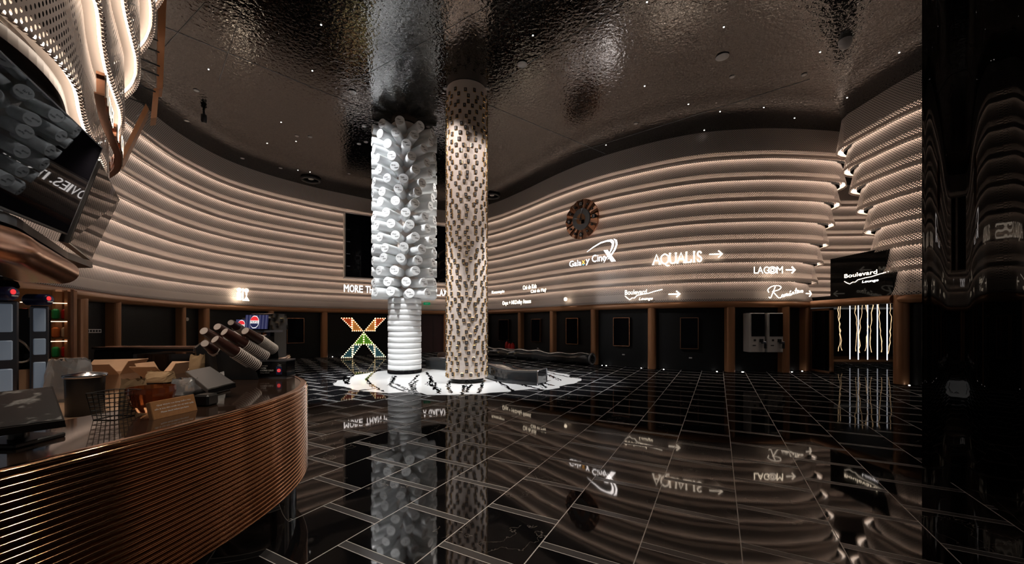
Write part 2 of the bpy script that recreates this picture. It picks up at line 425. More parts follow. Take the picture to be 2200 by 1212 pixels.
# thin seams in the ceiling
sm = MB()
for a, b in (((770, 170), (1060, 0)), ((345, 110), (440, 0)), ((1050, 190), (1340, 0)), ((1230, 330), (1740, 170)), ((340, 52), (800, 240)), ((1000, 205), (1300, 330)), ((470, 175), (520, 20))):
    A = G(*a, CEIL) if a[1] > 5 else G(a[0], 6, CEIL); B = G(b[0], max(b[1], 6), CEIL)
    A.z = B.z = CEIL-.004; sm.tube([A, B], .006, 'grey_metal', 4)
struct(sm.build('trim_1'))

# ---------------------------------------------------------------- tiered perforated walls
BASE = [(-8.3, 6.3), (-9.1, 7.9), (-9.85, 9.4), (-10.35, 10.8), (-10.7, 12.4), (-10.65, 14.2), (-10.0, 15.7), (-8.8, 17.2), (-7.8, 18.1), (-6.2, 19.4),
        (-4.4, 20.4), (-2.6, 20.6), (-.94, 19.4), (.43, 17.7), (1.9, 15.6), (3.2, 14.1), (4.7, 12.95), (6.0, 12.3), (7.3, 12.05), (8.5, 12.0)]
ZB = [6.67, 6.0, 5.36, 4.70, 4.05, 3.44, 2.83, 2.24]      # bottom height of each tier
def main_curve(k):
    X = 11.1-.185*k
    return smooth_curve(BASE+[(X-.7, 12.2), (X-.15, 12.5), (X, 12.95), (X+.1, 14.2), (X+.7, 16.0), (12.6, 16.7), (14.5, 16.9), (17.5, 16.6)])
def bulge_curve(k):
    Zn = 11.25-.22*k
    return smooth_curve([(17, Zn+1.2), (13, Zn+.8), (10.7, Zn+.62), (10.05, Zn+.42), (9.84, Zn+.04), (9.8, Zn-.25), (9.86+.0*k, 9.32), (10.4, 8.6), (11.2, 7.6), (12.6, 6.2), (13.5, 5.0)], .08)
def tier(parent, c, zb, zt, step=.13, m='perforated', led=True, near=False):
    p = MB(); n = 9; prof = [(step-.035, zb-.012), (step-.012, zb-.014), (step, zb)]
    for i in range(1, n+1):
        t = i/n; prof.append((step*(1-t)**1.0, zb+(zt-zb)*t))
    prof.append((0, zt+.03))
    if near: prof = [(-.03, zb-.012), (-.004, zb-.014), (0, zb), (-.005, (zb+zt)/2), (-.01, zt+.03)]
    sweep(p, c, prof, m, True, True)
    o = p.build('perforated_band', parent)
    if led:
        s = MB()
        if near:
            q = MB(); sweep(q, c, [(-.17, zb+.1), (-.02, zb+.1), (-.02, zb+.11), (-.17, zb+.11)], 'liner', False, close=True); q.build('soffit', o)
            sweep(s, c, [(-.055, zb+.03), (-.04, zb+.03), (-.04, zb+.055), (-.055, zb+.055)], 'led_near', False, close=True)
        else:
            q = MB(); sweep(q, c, [(.094, zb+.03), (.094, zb+.125)], 'liner', True); q.build('baffle', o)  # unseen baffle, added so the strip does not show through the holes
            sweep(s, c, [(.012, zb+.095), (.088, zb+.095), (.088, zb+.105), (.012, zb+.105)], 'led', False, close=True)
        s.build('light_strip', o)
    return o
def wall(name, cf, zbs, top, step=.13, m='perforated'):
    mb = MB()
    for k in range(len(zbs)):
        zt = top if k == 0 else zbs[k-1]
        bo = -.2 if name == 'wall_left' else 0; sweep(mb, cf(k), [(-.05+bo, zbs[k]+(.12 if bo else 0)), (-.05+bo, zt)], 'cavity_shade', True); sweep(mb, cf(k), [(-.045+bo*.9, zbs[k]+.12*(bo != 0)+.08*(bo == 0)), (-.045+bo*.9, zbs[k]+.3)], 'liner', True)  # black sheet stands for shade; pale reflector band added to brighten lower holes
    root = struct(mb.build(name))
    for k, zb in enumerate(zbs): tier(root, cf(k), zb, top if k == 0 else zbs[k-1], step, m, led=(k < len(zbs)-1) or name == 'wall_left', near=name == 'wall_left')
    return root
wall('wall_back', main_curve, ZB, CEIL)
wall('wall_right', bulge_curve, ZB, CEIL)
MC = main_curve(7)
MC_end = next(i for i, p in enumerate(MC) if p.x > 9.45 and p.y > 12.0)
LOW = MC[:MC_end+1]
def on_wall(px, c=MC, out=0.0):
    """point of the wall curve crossed by the view through pixel column px"""
    k = (px-1100)/F
    for i in range(len(c)-1):
        a = c[i].x-k*c[i].y; b = c[i+1].x-k*c[i+1].y
        if a <= 0 <= b and c[i].y > 2:
            t = a/(a-b) if a != b else 0
            p = c[i].lerp(c[i+1], t); tt = (c[i+1]-c[i]).normalized(); n = Vector((tt.y, -tt.x))
            return p+n*out, tt, n
    raise ValueError(px)
# lower black wall, bronze beam, pilasters
lw = MB(); sweep(lw, LOW, [(-.14, 0), (-.14, 2.3)], 'black_wall'); 
struct(lw.build('wall_front_lower'))
BEAM = [(-.14, 2.03), (.06, 2.03), (.12, 2.06), (.145, 2.13), (.12, 2.2), (.06, 2.235), (-.14, 2.235)]
bm = MB(); sweep(bm, LOW, BEAM, 'bronze_paint'); struct(bm.build('trim_2'))
def pilaster(p, t, n, wdt, idx, zt=2.06, depth=.12):
    mb = MB(); poly = [(-wdt/2, -.14)]
    for i in range(9):
        a = PI*i/8; poly.append((-wdt/2*math.cos(a), depth*math.sin(a)*.7+depth*.25))
    poly.append((wdt/2, -.14))
    T = Matrix(((t.x, n.x, 0, p.x), (t.y, n.y, 0, p.y), (0, 0, 1, 0), (0, 0, 0, 1)))
    mb.prism(poly[::-1], 0, zt, 'bronze_paint', T)
    o = struct(mb.build('trim_%d' % idx, None, (p.x, p.y, 0)))
ti = 3
for px, wd_ in ((172, .3), (247, .2), (391, .16), (441, .24), (581, .24), (697, .26), (958, .24), (1043, .24), (1118, .2), (1187, .2), (1276, .22), (1400, .24), (1569, .25), (1686, .25)):
    p, t, n = on_wall(px); pilaster(p, t, n, wd_, ti); ti += 1
p = LOW[-1]; t = (LOW[-1]-LOW[-3]).normalized(); pilaster(p, t, Vector((t.y, -t.x)), .26, ti); ti += 1
# lounge doorway in the side plane X = 9.76
def vbeam(name, a, b, r=.1):
    return struct(MB().tube([a, b], r, 'bronze_paint', 16).build(name))
vbeam('trim_%d' % ti, (9.62, 12.55, 2.14), (9.74, 9.78, 2.14), .11); ti += 1
struct(MB().lathe([(.15, 0), (.15, 2.24)], 'bronze_paint', 24).build('trim_%d' % ti, None)).location = (9.82, 9.66, 0); ti += 1
bc = bulge_curve(7); i0 = next(i for i, q in enumerate(bc) if q.y < 9.62 and q.x < 10.5)
lb = MB(); sweep(lb, bc[i0:], [(-.14, 0), (-.14, 2.3)], 'black_wall'); struct(lb.build('wall_right_lower'))
bb = MB(); sweep(bb, bc[i0:], BEAM, 'bronze_paint'); struct(bb.build('trim_%d' % ti)); ti += 1
dr = MB()
for (a, b_, z0, z1) in ((12.5, 12.42, 0, 2.0), (11.72, 11.64, 0, 2.0), (12.5, 11.64, 1.93, 2.0), (12.5, 11.64, 0, .06)):
    dr.box((9.74, (a+b_)/2, (z0+z1)/2), (.07, abs(a-b_), z1-z0), 'bronze_paint')
d1 = struct(dr.build('door_1'))
MB().box((9.74, 12.07, 1.0), (.012, .72, 1.9), 'black_gloss').build('door_pane', d1)
# black glass box sign over the doorway
mat('sign_gloss', (.004, .004, .004), .05, ior=1.14)
g = MB().box((9.8, 10.85, 2.86), (.12, 1.75, 1.28), 'sign_gloss', bev=.008).box((9.8, 9.89, 2.58), (.12, .2, .7), 'sign_gloss').build('sign_panel', None, (9.8, 10.85, 2.86))
tag(g, 'glossy black sign panel over the lounge doorway with neon lettering', 'sign')
sx = MB(); T = frame((9.72, 11.19, 2.74), (0, -1, 0), (0, 0, 1))
put_text(sx, 'Boulevard', T, .0, 1.0, .11, .22, 'sign_warm', .02)
put_text(sx, 'Lounge', T, .56, 1.03, -.11, -.03, 'sign_white', .02, .2)
def wave_line(w_, s=1):
    return [(0, .04), (.06, -.02), (.13, -.07), (.2, -.02), (.26, -.03), (.33, .04), (.4, .05), (.5, .07), (.62, .08), (.8, .13), (1.0, .17)]
sx.tube([T @ Vector((x*1.34, y*.85-.02, .01)) for x, y in wave_line(1)], .009, 'sign_white', 6)
sx.build('lettering', g)
# lounge interior: dark room with ledge, hanging light strings
rm = MB(); rm.box((16.5, 17.9, 1.1), (14, .1, 2.2), 'black_wall'); rm.box((13.9, 16.2, .045), (8, 1.7, .09), 'wood')
rm.box((16.2, 14.3, 2.36), (12.6, 6.6, .05), 'black_wall'); struct(rm.build('wall_lounge'))
hang = [(1802, 0, 15.0), (1806, 0, 15.2), (1826, 1, 14.6), (1838, 0, 14.4), (1844, 1, 14.4), (1849, 0, 14.2), (1861, 0, 14.4), (1864, 1, 14.4), (1872, 0, 14.2), (1885, 1, 14.4), (1891, 0, 14.2), (1906, 1, 14.2), (1911, 0, 14.0)]
for i, (px, kind, Z) in enumerate(hang):
    X = (px-1100)*Z/F; z0 = .17 if kind else .42+.08*random.random()
    mb = MB()
    if kind: mb.tube([(X, Z, z0), (X, Z, 2.33)], .014, 'led_cool', 8)
    else:
        pts = [(X+.025*random.uniform(-1, 1)+.05*math.sin(j*.3+i*2), Z+.02*random.uniform(-1, 1), z0+(2.33-z0)*j/14) for j in range(15)]
        mb.tube(pts, [.005+.008*random.random() for _ in pts], 'led_gold', 6)
    o = mb.build('light_tube' if kind else 'light_branch', None, (X, Z, z0))
    tag(o, 'straight cool white light tube hanging inside the dark lounge doorway' if kind else 'thin crooked golden light strand hanging inside the dark lounge doorway', 'light', 'straight light tubes in the lounge' if kind else 'crooked golden strands in the lounge')

# ---------------------------------------------------------------- signs on the back wall
def wall_sign(name, px0, px1, py0, py1, label, cat='sign', curve=MC, out=.21):
    """frame spanning pixel box; returns (root matrix, width, height)"""
    cv = [q+m_*out for q, m_ in zip(curve, normals(curve))]; a, ta, na = on_wall(px0, cv); b, tb, nb = on_wall(px1, cv)
    za = H+(HZ-py1)*a.y/F; W_ = (b-a).length; ht = (py1-py0)*(a.y+b.y)/2/F
    zb_ = H+(HZ-py1)*b.y/F
    o = Vector((a.x, a.y, (za+zb_)/2)); d = Vector((b.x-a.x, b.y-a.y, 0))
    return frame(o, d, (0, 0, 1)), W_, ht, o
def finish(mb, name, o, label, cat='sign', group=None):
    return tag(mb.build(name, None, o), label, cat, group)
def arrow(mb, T, x0, x1, yc, h, m, r):
    mb.tube([T @ Vector((x0, yc, 0)), T @ Vector((x1, yc, 0))], r, m, 6)
    mb.tube([T @ Vector((x1-h*.55, yc+h/2, 0)), T @ Vector((x1, yc, 0)), T @ Vector((x1-h*.55, yc-h/2, 0))], r, m, 6)
def strokes(mb, T, ss, sx_, sy_, m, r, ox=0, oy=0):
    for st in ss:
        c = smooth_curve([Vector((x*sx_+ox, y*sy_+oy)) for x, y in st], .02) if len(st) > 2 else [Vector((x*sx_+ox, y*sy_+oy)) for x, y in st]
        mb.tube([T @ Vector((q.x, q.y, 0)) for q in c], r, m, 6)
# brand logo
T, W_, h_, o = wall_sign('', 1224, 1327, 518, 568, '')
mb = MB()
def poly(mb, T, pts, m, th=.03):
    n = len(pts)
    if m.startswith('sign'):
        mb.add([(x, y, th/2) for x, y in pts], [tuple(range(n))], m, False, T); mb.add([(x, y, -th/2) for x, y in pts]+[(x, y, th/2) for x, y in pts], [tuple(range(n))[::-1]]+[(i, (i+1) % n, n+(i+1) % n, n+i) for i in range(n)], 'sign_side', False, T); return
    mb.add([(x, y, -th/2) for x, y in pts]+[(x, y, th/2) for x, y in pts], [tuple(range(n))[::-1], tuple(range(n, 2*n))]+[(i, (i+1) % n, n+(i+1) % n, n+i) for i in range(n)], m, False, T)
def LN(X, Y): return ((X-130)/580*W_, (1020-35*(X-130)/560-Y)/270*h_*1.06)
for tx, x0, x1, y0, y1, m_ in (('Gala', 130, 285, 1017, 948, 'sign_white'), ('x', 292, 332, 1003, 955, 'logo_orange'), ('y', 340, 388, 1022, 945, 'sign_white'), ('Cine', 418, 580, 998, 905, 'sign_white')):
    sk = 35*(x0-130)/560; put_text(mb, tx, T, (x0-130)/580*W_, (x1-130)/580*W_, (1020-y0)/270*h_, (1020-y1-sk*.6)/270*h_, m_, .04)
put_text(mb, '.', T, (300-130)/580*W_, (322-130)/580*W_, 0, .07*h_, 'logo_blue', .04)
poly(mb, T, [LN(*q) for q in ((555, 860), (600, 860), (692, 985), (642, 985))][::-1], 'sign_white')
ou = [(355, 860), (430, 812), (520, 770), (600, 755), (650, 753), (672, 775), (670, 820), (645, 870), (600, 932), (560, 990)]
inn = [(355, 862), (430, 822), (520, 783), (590, 770), (632, 775), (648, 795), (645, 835), (625, 880), (588, 935), (556, 990)]
for i in range(9): poly(mb, T, [LN(*ou[i]), LN(*ou[i+1]), LN(*inn[i+1]), LN(*inn[i])], 'sign_white')
ou = [(672, 748), (704, 765), (710, 810), (690, 862), (650, 915), (602, 962)]; inn = [(668, 750), (686, 775), (690, 815), (673, 858), (640, 905), (600, 960)]
for i in range(5): poly(mb, T, [LN(*ou[i]), LN(*ou[i+1]), LN(*inn[i+1]), LN(*inn[i])], 'sign_white')
finish(mb, 'logo_sign', o, 'white illuminated cinema logo with large X and swoosh under the clock')
T, W_, h_, o = wall_sign('', 1403, 1507, 540, 565, '')
mb = MB(); hh = h_*.85
A_ = [[(0, 0), (.5, 1), (1, 0)], [(.2, .38), (.8, .38)], [(-.12, 0), (.15, 0)], [(.8, 0), (1.15, 0)]]
Q_ = [[(.5, 1), (.1, .8), (0, .5), (.1, .18), (.5, 0), (.9, .18), (1, .5), (.9, .8), (.5, 1)], [(.5, 0), (.75, -.2), (1.1, -.22)]]
U_ = [[(.05, 1), (.05, .35), (.2, .06), (.5, 0), (.8, .06), (.93, .35), (.93, 1)], [(-.1, 1), (.22, 1)], [(.78, 1), (1.08, 1)]]
L_ = [[(.1, 1), (.1, 0)], [(-.05, 1), (.3, 1)], [(-.05, 0), (.95, 0)], [(.95, 0), (1, .25)]]
I_ = [[(.5, 1), (.5, 0)], [(.2, 1), (.8, 1)], [(.2, 0), (.8, 0)]]
S_ = [[(.85, .8), (.65, .97), (.3, .97), (.12, .76), (.3, .56), (.68, .44), (.9, .24), (.7, .03), (.3, .02), (.08, .22)]]
x = 0
for L, w2 in ((A_, .15), (Q_, .16), (U_, .14), (A_, .15), (L_, .11), (I_, .07), (S_, .1)):
    for st in L:
        if len(st) == 3 and L is A_: mb.tube([T @ Vector((W_*x+W_*w2*a, hh*b, 0)) for a, b in st], .022, 'sign_warm', 6)
        else: strokes(mb, T, [st], W_*w2, hh, 'sign_warm', .022, W_*x, 0)
    x += w2+.022
T2, W2, h2, o2 = wall_sign('', 1524, 1552, 538, 554, '')
finish(mb, 'wall_sign', o, 'warm lit serif lettering AQUALIS on the tiered wall')
mb = MB(); arrow(mb, T2, 0, W2, h2*.5, h2*.9, 'sign_warm', .02); finish(mb, 'arrow_sign', o2, 'warm lit arrow pointing right beside the AQUALIS lettering')
T, W_, h_, o = wall_sign('', 1619, 1681, 573, 588, '', out=.27)
mb = MB()
put_text(mb, 'LAG', T, 0, W_*.52, 0, h_, 'sign_warm', .04); put_text(mb, 'M', T, W_*.79, W_, 0, h_, 'sign_warm', .04)
cxy = [(W_*.655+.115*math.cos(a*PI/8), h_*.5+h_*.46*math.sin(a*PI/8)) for a in range(16)]
mb.tube([T @ Vector((a, b, 0)) for a, b in cxy], .018, 'sign_warm', 6, True)
mb.tube([T @ Vector((W_*.655+.05*math.cos(a*PI/4), h_*.5+.05*math.sin(a*PI/4), 0)) for a in range(8)], .016, 'sign_warm', 6, True)
finish(mb, 'wall_sign', o, 'warm lit bold lettering LAGOM on the tiered wall')
T2, W2, h2, o2 = wall_sign('', 1689, 1708, 572, 588, '')
mb = MB(); arrow(mb, T2, 0, W2, h2*.5, h2*.85, 'sign_warm', .022); finish(mb, 'arrow_sign', o2, 'warm lit arrow pointing right beside the LAGOM lettering')
# boulevard lounge
T, W_, h_, o = wall_sign('', 1343, 1423, 622, 647, '')
mb = MB(); put_text(mb, 'Boulevard', T, 0, W_*.6, h_*.6, h_*1.0, 'sign_warm', .04); put_text(mb, 'Lounge', T, W_*.38, W_*.74, h_*.02, h_*.32, 'sign_warm', .03, .3)
mb.tube([T @ Vector((x*W_, h_*(.38+y*3.2), .0)) for x, y in wave_line(1)], .016, 'sign_warm', 6)
finish(mb, 'wall_sign', o, 'warm lit Boulevard Lounge lettering with wavy line on the lowest wall tier')
T2, W2, h2, o2 = wall_sign('', 1436, 1461, 625, 639, '')
mb = MB(); arrow(mb, T2, 0, W2, h2*.5, h2*.95, 'sign_warm', .024); finish(mb, 'arrow_sign', o2, 'warm lit arrow pointing right beside the Boulevard Lounge lettering')
# script sign
T, W_, h_, o = wall_sign('', 1650, 1728, 614, 641, '', out=.36)
mb = MB()
lp = lambda x, y, a, b: [(x+a*math.cos(1.2+i*PI/5), y+b*math.sin(1.2+i*PI/5)) for i in range(11)]
RS = [[(.02, .45), (.0, .7), (.12, .95), (.28, 1.0), (.36, .88), (.3, .68), (.16, .55), (.12, .52)], [(.2, .92), (.14, .5), (.07, .02), (.02, .1)], [(.14, .52), (.22, .25), (.3, .03), (.37, .1)],
      lp(.405, .2, .028, .09), [(.45, .12), (.465, .33)], [(.465, .28), (.49, .36), (.495, .16)], [(.495, .28), (.525, .39), (.535, .2), (.55, .2)], lp(.59, .3, .027, .085), [(.62, .4), (.62, .24), (.64, .27)], [(.6, .48), (.63, .6)],
      [(.66, .28), (.67, .46)], [(.67, .4), (.7, .52), (.708, .33), (.72, .34)], [(.775, .82), (.755, .4), (.775, .38)], [(.735, .62), (.8, .66)], [(.812, .6), (.806, .43), (.825, .43)], [(.885, .6), (.857, .6), (.852, .47), (.888, .49)], lp(.935, .56, .027, .085)]
strokes(mb, T, RS, W_, h_, 'sign_warm', .013); mb.lathe([(.0, -.01), (.02, 0), (0, .01)], 'sign_warm', 8, T @ Matrix.Translation((W_*.83, h_*.62, 0)), True, False)
finish(mb, 'wall_sign', o, 'warm neon cursive lettering Romantico on the lowest wall tier')
T2, W2, h2, o2 = wall_sign('', 1732, 1743, 624, 638, '', out=.28)
mb = MB(); arrow(mb, T2, 0, W2, h2*.5, h2*.85, 'sign_warm', .018); finish(mb, 'arrow_sign', o2, 'small warm lit arrow at the right end of the lowest tier')
# small signs
for a, b, c, d, tx, lb in ((1057, 1084, 624, 632, 'Kaoscopio', 'small warm lit lettering beside the gold dotted column'), (1124, 1153, 612, 621, 'Cité de Kids', 'small warm lit lettering, upper line of two about kids'),
                       (1141, 1174, 621, 630, 'Cité de Plaÿ', 'small warm lit lettering, lower line of two about play'), (1080, 1141, 645, 656, 'Onyx + NKDolby Atmos', 'small warm lit line naming screen and sound on the lowest tier')):
    T, W_, h_, o = wall_sign('', a, b, c, d, ''); mb = MB(); put_text(mb, tx, T, 0, W_, 0, h_, 'sign_warm', .03); finish(mb, 'wall_sign', o, lb)
T, W_, h_, o = wall_sign('', 1212, 1219, 639, 647, ''); mb = MB()
mb.lathe([(.07, 0), (.07, .03)], 'sign_warm', 16, T @ Matrix.Translation((W_/2, h_/2, 0))); finish(mb, 'wall_sign', o, 'small round warm lit sign on the lowest wall tier')
T, W_, h_, o = wall_sign('', 733, 966, 612, 637, '')
a, _, _ = on_wall(733, MC, .22); b, _, _ = on_wall(966, MC, .22)
# long slogan set out letter by letter along the curved wall
slog = 'MORE THAN MOVIES. IT\'S A GALAXY'; mb = MB()
i0_ = min(range(len(MC)), key=lambda i: (MC[i]-a).length); i1_ = min(range(len(MC)), key=lambda i: (MC[i]-b).length)
seg = MC[i0_:i1_+1]; Ls = [0]
for i in range(1, len(seg)): Ls.append(Ls[-1]+(seg[i]-seg[i-1]).length)
tot = Ls[-1]; wid = {' ': .45, 'I': .4, '.': .35, "'": .35, 'M': 1.1, 'O': 1.0}; ws = [wid.get(ch, .85) for ch in slog]; sc = tot/sum(ws); pos = 0
for ch, wch in zip(slog, ws):
    if ch != ' ':
        s_ = (pos+wch/2)*sc; i = max(1, next((j for j, L in enumerate(Ls) if L >= s_), len(Ls)-1)); q = seg[i-1].lerp(seg[i], (s_-Ls[i-1])/(Ls[i]-Ls[i-1])); tt = (seg[i]-seg[i-1]).normalized(); nn = Vector((tt.y, -tt.x)); q = q+nn*.2
        Tl = frame((q.x, q.y, 3.02), (tt.x, tt.y, 0), (0, 0, 1)); ww = wch*sc*.42
        hh = (.02, .08) if ch == '.' else ((.24, .33) if ch == "'" else (0, .33))
        if ch in ".'": ww = .035
        if ch == 'I': ww = .03
        put_text(mb, ch, Tl, -ww, ww, hh[0], hh[1], 'sign_white', .04)
    pos += wch
o = tag(mb.build('slogan_sign', None, (a.x, a.y, 3.0)), 'long white lit slogan starting MORE THAN under the black screen', 'sign')
# restroom sign
T, W_, h_, o = wall_sign('', 507, 535, 620, 646, ''); mb = MB()
for x in (.22, .78): mb.lathe([(.075, 0), (.075, .03)], 'sign_warm', 16, T @ Matrix.Translation((W_*x, h_*.86, 0)))
mb.box((W_*.22, h_*.34, .015), (.15, h_*.62, .03), 'sign_warm', T); mb.box((W_*.5, h_*.5, .015), (.025, h_, .03), 'sign_warm', T)
poly(mb, T, [(W_*.72, h_*.68), (W_*.84, h_*.68), (W_*.84, h_*.55), (W_*.8, h_*.36), (W_*1.02, 0), (W_*.54, 0), (W_*.76, h_*.36), (W_*.72, h_*.55)], 'sign_warm')
finish(mb, 'restroom_sign', o, 'bright warm restroom sign of man and woman figures above the left pilasters')
# exit sign
T, W_, h_, o = wall_sign('', 910, 924, 650, 655, '', out=.22); mb = MB(); mb.box((W_/2, h_/2, 0), (W_, h_*1.1, .04), 'exit_green', T); put_text(mb, 'EXIT', T, W_*.25, W_*.75, h_*.25, h_*.75, 'white_paper', .01, 0, .025)
finish(mb, 'exit_sign', o, 'small green exit sign between the two columns')
# clock
p, t, n = on_wall(1260, main_curve(3), .27)
T = frame((p.x, p.y, 5.42), (t.x, t.y, 0), (0, 0, 1))
ck = empty('wall_clock', (p.x, p.y, 5.42), 'large round copper clock with black numerals on the tiered wall', 'clock')
mb = MB()
for i in range(48):
    a0 = i*PI/24; a1 = a0+PI/24; mm = 'copper_plate'
    for r0, r1, z0, z1 in ((.4, .74, .03+.02*(i % 4 == 0), .05), ):
        mb.add([(r0*math.cos(a0), r0*math.sin(a0), .04), (r1*math.cos(a0), r1*math.sin(a0), .04+.03*math.sin(i*1.9)), (r1*math.cos(a1), r1*math.sin(a1), .04+.03*math.sin((i+1)*1.9)), (r0*math.cos(a1), r0*math.sin(a1), .04)], [(0, 1, 2, 3)], mm, True, T)
mb.lathe([(.70, -.1), (.735, -.02), (.735, .01)], 'copper_plate', 48, T); mb.build('dial', ck)
mb = MB(); mb.lathe([(.4, .03), (.4, .07), (.39, .075)], 'grey_metal', 40, T); mb.lathe([(.2, .07), (.2, .09)], 'bronze_paint', 30, T); mb.build('dial_center', ck)
for i in range(12):
    a = PI/2-i*PI/6; c_ = (.57*math.cos(a), .57*math.sin(a)); mb = MB(); r_ = .085 if i % 3 == 0 else .045
    mb.lathe([(r_, .05), (r_, .08)], 'black_plastic', 16, T @ Matrix.Translation((c_[0], c_[1], 0)))
    tx = str(i if i else 12)
    if i % 3 == 0: put_text(mb, tx, T, c_[0]-.045, c_[0]+.045, c_[1]-.05, c_[1]+.05, 'white_paper', .01, 0, .087)
    else: mb.lathe([(.014, .08), (.014, .09)], 'white_paper', 8, T @ Matrix.Translation((c_[0], c_[1], 0)))
    mb.build('hour_marker', ck)
for L, a in ((.42, 1.35), (.3, 2.9)):
    mb = MB(); mb.tube([T @ Vector((-.08*math.cos(a), -.08*math.sin(a), .11)), T @ Vector((L*math.cos(a), L*math.sin(a), .11))], [.02, .008], 'steel', 6); mb.build('clock_hand', ck)
MB().box((.1, -.12, .1), (.12, .14, .03), 'black_gloss', T).build('date_window', ck)
# black video wall
a = Vector((-7.75, 17.75)); b = Vector((-3.2, 20.45)); d = (b-a); L = d.length; d.normalize(); n = Vector((d.y, -d.x))
T = frame((a.x+n.x*.12, a.y+n.y*.12, 3.68), (d.x, d.y, 0), (0, 0, 1))
vw = empty('video_wall', (a.x, a.y, 3.68), 'large switched-off black video screen set into the tiered wall', 'screen')
MB().box((L/2, 1.46, 0), (L, 2.92, .25), 'screen_black', T, .01).build('screen', vw)
mb = MB()
for c_, s_ in (((L/2, -.03, 0), (L+.12, .06, .3)), ((L/2, 2.95, 0), (L+.12, .06, .3)), ((-.03, 1.46, 0), (.06, 2.98, .3)), ((L+.03, 1.46, 0), (.06, 2.98, .3))): mb.box(c_, s_, 'liner', T)
mb.build('frame', vw)
mb = MB()
for i in range(4):
    for x in (.12, 1.25, 2.4, 3.5): mb.box((x, .5+i*.56, .13), (.16, .012, .006), 'steel', T)
mb.build('marking', vw)

# ---------------------------------------------------------------- framed posters, kiosks, X light
def poster(px0, px1, py0, py1, label, sheen=False):
    a, t, n = on_wall((px0+px1)/2, MC, -.1); Z = a.y
    wdt = abs((px1-px0)*Z/F)/max(.35, abs(t.x-t.y*(a.x/a.y))); zt = H+(HZ-py0)*Z/F; zb = H+(HZ-py1)*Z/F
    T = frame((a.x, a.y, (zt+zb)/2), (t.x, t.y, 0), (0, 0, 1)); hgt = zt-zb
    r = empty('poster_display', (a.x, a.y, (zt+zb)/2), label, 'poster frame', 'framed displays on the black wall')
    MB().box((0, 0, .02), (wdt-.02, hgt-.02, .06), 'screen_black', T).build('screen', r)
    mb = MB(); e = .022
    for c_, s_ in (((0, hgt/2, .03), (wdt+e, e, .09)), ((0, -hgt/2, .03), (wdt+e, e, .09)), ((wdt/2, 0, .03), (e, hgt+e, .09)), ((-wdt/2, 0, .03), (e, hgt+e, .09))): mb.box(c_, s_, 'copper_plate', T)
    mb.build('frame', r)
poster(618, 654, 684, 737, 'black framed display to the left of the glowing X')
poster(1070, 1091, 687, 732, 'black framed display on the far wall next to the dotted column')
poster(1140, 1159, 686, 734, 'black framed display, narrowest of the right wall, above the tube bench')
poster(1215, 1240, 684, 739, 'black framed display above the open end of the tube bench')
poster(1317, 1351, 683, 743, 'black framed display below the cinema logo side of the wall')
poster(1462, 1500, 683, 749, 'black framed display left of the white kiosks')
# socket plates under the displays
for px, py, lb in ((1337, 762, 'small wall socket plate under the display left of centre'), (1484, 769, 'small wall socket plate under the display next to the kiosks'), (1151, 748.5, 'small wall socket plate above the tube bench')):
    a, t, n = on_wall(px, MC, -.12); T = frame((a.x, a.y, H+(HZ-py)*a.y/F), (t.x, t.y, 0), (0, 0, 1))
    tag(MB().box((0, 0, 0), (.09, .035, .03), 'grey_panel', T).build('wall_socket', None, (a.x, a.y, H+(HZ-py)*a.y/F)), lb, 'socket')
# kiosks
def kiosk(px, label):
    a, t, n = on_wall(px, MC, -.13); T = frame((a.x, a.y, .64), (1, 0, 0), (0, 0, 1))
    r = empty('ticket_kiosk', (a.x, a.y, .64), label, 'kiosk', 'white wall kiosks')
    mb = MB(); prof = [(0, 0), (.3, 0), (.3, 1.21), (.0, 1.21)]
    mb.box((0, .605, .17), (.48, 1.21, .34), 'kiosk_white', T, .015); mb.build('cabinet', r)
    MB().box((.02, .84, .345), (.40, .7, .02), 'screen_black', T).build('screen', r)
    MB().box((-.08, .37, .345), (.06, .06, .02), 'black_plastic', T).build('reader', r)
    MB().box((-.1, .21, .345), (.09, .03, .02), 'black_plastic', T).build('ticket_slot', r)
    mb = MB(); mb.box((.12, .36, .35), (.11, .1, .03), 'black_plastic', T); mb.build('card_panel', r)
    mb = MB(); mb.box((.15, .3, .41), (.1, .07, .12), 'dark_steel', T, .012); mb.box((.19, .2, .42), (.06, .16, .06), 'black_plastic', T, .01); mb.build('payment_terminal', r)
    return r
kiosk(1617, 'white wall-mounted ticket kiosk, left of the pair'); kiosk(1656, 'white wall-mounted ticket kiosk, right of the pair')
# X marquee light
A = G(740, 768); 
Xc = Vector((-6.55, 16.95, 0)); xd = Vector((1, .3, 0)).normalized(); T = frame(Xc, xd, (0, 0, 1))
xr = empty('marquee_letter', Xc, 'large letter X outlined in glowing bulbs with coloured panels on the floor', 'marquee light')
WX, HX = .92, 1.78; mid = .62
tris = [('x_red', [(-WX, 1.78), (-.48, 1.78), (-.48, 1.3)]), ('x_orange', [(-.48, 1.78), (-.48, 1.2), (-.02, 1.2)]), ('x_red', [(WX, 1.78), (.48, 1.78), (.48, 1.3)]), ('x_orange', [(.48, 1.78), (.02, 1.2), (.48, 1.2)]),
        ('x_green', [(0, 1.16), (-.42, .62), (0, .62)]), ('x_green', [(0, 1.16), (0, .62), (.42, .62)]), ('x_blue', [(-.42, .6), (-.1, .6), (-.46, .08)]), ('x_blue', [(.42, .6), (.1, .6), (.46, .08)]),
        ('x_blue', [(-.46, .6), (-.46, .04), (-WX, .04)]), ('x_blue', [(.46, .6), (.46, .04), (WX, .04)])]
bulbs = []
